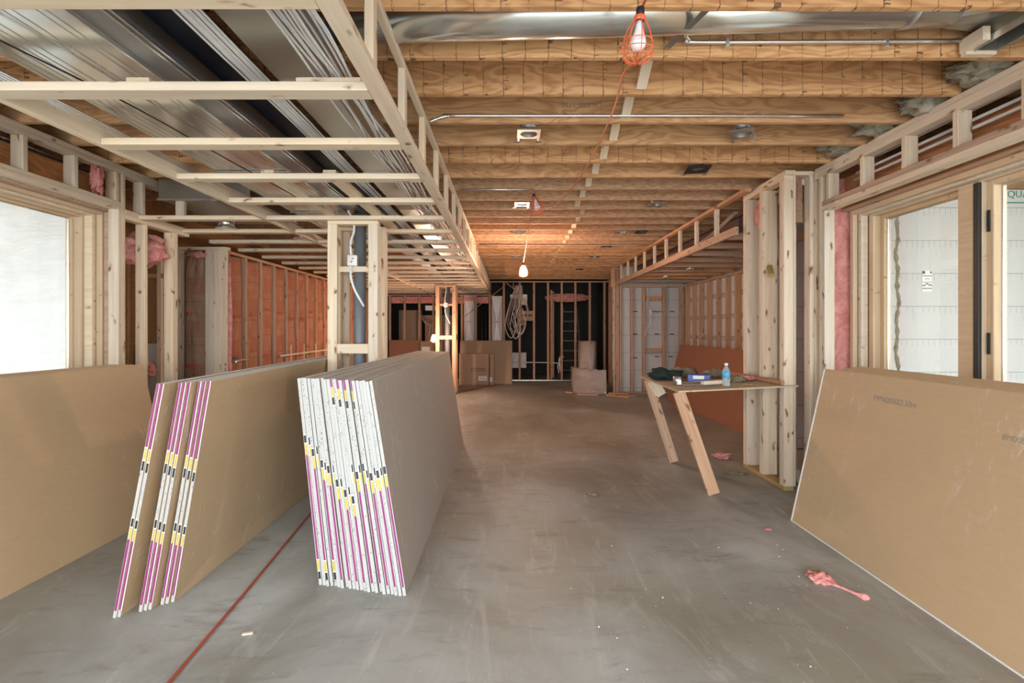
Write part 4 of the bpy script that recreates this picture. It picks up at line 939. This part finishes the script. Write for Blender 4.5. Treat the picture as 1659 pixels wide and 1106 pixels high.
worklight((.507, 1.93, 2.663), False, 'unlit bulb in an orange cage hanging nearest the camera', 1.0, (.08, .05, 0))
worklight((.27, 5.30, 2.86), False, 'unlit bulb in an orange cage hung open at mid ceiling', 1.1, (0, -.25, 0))
worklight((.20, 7.3, 2.40), True, 'glowing bulb hanging on the long cord in mid room', 1.0)
worklight((-1.61, 10.45, 1.35), True, 'glowing bulb low in front of the farther framed column', 1.0)
cr = tube('lamp_cord', [(.72, 1.3, 2.93), (.60, 1.7, 2.86), (.515, 1.92, 2.715)], .005, M['redcord']); tag(cr, 'short red cord feeding the nearest caged lamp', 'cord')
cr = tube('lamp_cord', [(.51, 1.93, 2.71), (.53, 2.05, 2.60), (.505, 2.2, 2.60), (.56, 2.6, 2.66), (.597, 3.0, 2.715), (.60, 3.4, 2.72), (.585, 3.9, 2.71), (.52, 4.35, 2.67), (.42, 4.8, 2.66), (.33, 5.1, 2.74), (.272, 5.28, 2.89)], .0055, M['cord']); tag(cr, 'long orange cord sagging from the nearest lamp to the mid-ceiling lamp', 'cord')
cr = tube('lamp_cord', [(.265, 5.32, 2.91), (.25, 5.5, 2.88), (.235, 6.2, 2.70), (.215, 6.9, 2.55), (.20, 7.3, 2.45)], .0055, M['redcord']); tag(cr, 'dark red cord hanging down to the glowing mid-room bulb', 'cord')
cr = tube('lamp_cord', [(-1.61, 10.45, 1.38), (-1.612, 10.46, 1.8), (-1.612, 10.54, 2.25), (-1.61, 10.64, 2.48)], .005, M['blackcable']); tag(cr, 'thin black cord hanging from the left soffit to the low glowing bulb', 'cord')
cr = tube('extension_cord', [(-1.36, 1.6, .008), (-1.405, 2.04, .008), (-1.44, 2.45, .008), (-1.47, 2.8, .008), (-1.53, 3.4, .008), (-1.585, 4.0, .008), (-1.60, 4.3, .008)], .0065, M['redcord']); tag(cr, 'red extension cord across the floor between the two leaning stacks', 'cord')
cr = tube('extension_cord', [(-1.15, 11.7, .012), (-.95, 11.9, .012), (-.7, 12.3, .012), (-.3, 12.3, .012)], .012, M['redcord']); tag(cr, 'short red cord on the floor near the far carton', 'cord')

# ================================================================ RECESSED LIGHT HOUSINGS
def can(x, y, label, black=False, rot=0.0, s=.17):
    t = thing('recessed_light_frame', (x, y, 2.905), label, 'recessed light', 'recessed light housings in the ceiling'); t.rotation_euler = (0,0,rot)
    m_ = M['seal'] if black else M['duct2']
    bm = bmesh.new(); n_ = 24; inn, out_ = [], []
    for j in range(n_):
        a = 2*math.pi*j/n_+math.pi/4; q = sq(a)
        inn.append(bm.verts.new((.062*math.cos(a), .062*math.sin(a), 0))); out_.append(bm.verts.new((q[0]*s/2, q[1]*s/2, 0)))
    i2 = [bm.verts.new(v.co+Vector((0,0,.012))) for v in inn]; o2 = [bm.verts.new(v.co+Vector((0,0,.012))) for v in out_]
    for j in range(n_):
        k_ = (j+1)%n_
        bm.faces.new((inn[j], inn[k_], out_[k_], out_[j])); bm.faces.new((i2[j], o2[j], o2[k_], i2[k_])); bm.faces.new((inn[j], i2[j], i2[k_], inn[k_])); bm.faces.new((out_[j], out_[k_], o2[k_], o2[j]))
    o = bpy.data.objects.new('plate', fin(bm)); COL.objects.link(o); o.data.materials.append(m_); o.parent = t
    bm = bmesh.new(); tubebm(bm, [(0,0,.012), (0,0,.14)], .064, 20, raw=True); o = bpy.data.objects.new('can', fin(bm)); COL.objects.link(o); o.data.materials.append(M['ibeam']); o.parent = t
    for sx in (-1, 1):
        bm = bmesh.new(); boxbm(bm, (sx*(s/2-.01), .10, .004), (.014, .13, .003)); boxbm(bm, (sx*(s/2+.0), .165, .004), (.04, .02, .003)); o = bpy.data.objects.new('hanger_bar', fin(bm)); COL.objects.link(o); o.data.materials.append(M['emt']); o.parent = t
by = lambda k: 2.2+.4095*k+.205+.019
can(.14, by(3), 'square metal light housing beside the orange cord, left of the pair nearest the camera')
can(1.72, by(3), 'skewed metal light housing, right of the pair nearest the camera', rot=-.5)
can(1.70, by(5), 'black light housing just behind the skewed metal one on the right', True, rot=-.15, s=.2)
can(.14, by(8), 'metal light housing beside the open orange cage')
can(1.70, by(8), 'metal light housing right of centre at the depth of the open orange cage')
can(.13, by(12), 'metal light housing in the left row, third from the camera')
can(1.66, by(12), 'metal light housing in the right row, just before two dark ones')
can(1.95, by(12)+0, 'dark light housing at the far right of the right row', True)
can(.12, by(18), 'metal light housing in the left row above the glowing bulb')
can(1.68, by(15), 'black light housing in the right row before the last two', True)
can(1.68, by(18), 'metal light housing in the right row, second from the far end')
can(1.67, by(23), 'dark light housing nearest the far partition', True)
for (x_, y_, lb) in ((-2.9, 5.05, 'round light housing resting on the left soffit near the pink clump'), (-2.35, 5.6, 'shiny light housing on the left soffit beside the near framed column')):
    t = thing('recessed_light_frame', (x_, y_, 2.52), lb, 'recessed light'); lathe('can', [(.075,0),(.075,.10),(0,.10)], (x_, y_, 2.5), M['duct'], t); lathe('rim', [(.074,0),(.10,0),(.10,-.008),(.074,-.008)], (x_, y_, 2.50), M['emt'], t)
for (x_, y_) in ((3.1, 8.5), (3.1, 9.8)):
    t = thing('recessed_light_frame', (x_, y_, 2.52), 'light housing in the right soffit, %s of the two' % ('nearer' if y_ < 9 else 'farther'), 'recessed light'); lathe('can', [(.075,0),(.075,.10),(0,.10)], (x_, y_, 2.47), M['duct'], t); box('mount_bar', x_-.25, x_+.25, y_-.01, y_+.01, 2.49, 2.50, M['emt'], t)
o = tube('conduit', [(-.56, 3.40, 2.89), (-.42, 3.405, 2.935), (-.2, 3.405, 2.935), (2.3, 3.405, 2.935)], .011, M['emt']); tag(o, 'straight steel conduit along the ceiling through the nearest pair of light housings', 'conduit')
cdt = thing('conduit', (1.0, 2.56, 2.96), 'steel conduit clipped to the joist behind the round duct', 'conduit')
tube('conduit_pipe', [(.88, 2.5, 2.99), (.93, 2.56, 2.965), (1.05, 2.575, 2.958), (2.38, 2.575, 2.966)], .011, M['emt'], cdt)
for x_ in (1.12, 1.95): box('clip', x_, x_+.02, 2.56, 2.592, 2.93, 2.98, M['emt'], cdt)
o = tube('conduit', [(-.5, 5.02, 2.885), (.24, 5.02, 2.885)], .009, M['emt']); tag(o, 'short bright conduit leading to the open orange cage', 'conduit')
o = tube('conduit', [(-.5, 8.3, 2.885), (1.2, 8.3, 2.875), (2.3, 8.3, 2.885)], .009, M['tan']); tag(o, 'pale cable across the joists in mid ceiling', 'cable')

# ================================================================ FLOOR LITTER
f1 = lump('insulation_scrap', (1.80, 2.86, .025), (.055, .06, .028), M['pink'], seed=70, amp=.55, fr=1.9); tag(f1, 'pink insulation scrap on the floor beside the right drywall stack', 'scrap')
f1 = tube('insulation_scrap', [(1.80, 2.84, .014), (1.86, 2.78, .012), (1.90, 2.70, .014), (1.935, 2.655, .015)], [.012,.011,.010,.009,.008,.008,.007,.008,.007,.008,.009,.008,.010,.013,.017,.020,.019,.014,.006], M['pink']); tag(f1, 'twisted pink strand trailing towards the camera from the pink scrap', 'scrap')
f1 = lump('insulation_scrap', (2.40, 5.60, .03), (.07, .05, .03), M['pink'], seed=72, amp=.9, fr=2.5); tag(f1, 'small pink scrap on the floor under the work shelf', 'scrap')
f1 = lump('debris', (.735, 4.35, .012), (.045, .02, .012), M['khaki'], seed=73, amp=.8); tag(f1, 'dark crumpled scrap in the middle of the floor', 'scrap')
f1 = lump('debris', (2.28, 5.0, .01), (.09, .03, .01), M['khaki'], seed=74, amp=.9); tag(f1, 'brown litter on the floor by the stud corner', 'scrap')
f1 = stick('wood_sliver', (-1.23, 2.37, .006), (-1.28, 2.36, .006), .02, .008, M['pine3']); tag(f1, 'tiny wood sliver beside the red floor cord', 'scrap')
f1 = lump('insulation_scrap', (1.88, 3.60, .006), (.03, .012, .006), M['pink'], seed=75, amp=.6); tag(f1, 'thin pinkish shred at the far foot of the right drywall stack', 'scrap')
for i in range(26):
    x_, y_ = rnd.uniform(.2, 2.0), rnd.uniform(2.1, 3.4); s_ = rnd.uniform(.002, .005)
    f1 = lump('plaster_crumb', (x_, y_, s_*.5), (s_, s_, s_*.7), M['white'], seed=i, sub=1); tag(f1, 'tiny white plaster crumb scattered on the foreground floor', 'crumb', 'plaster crumbs on the floor')
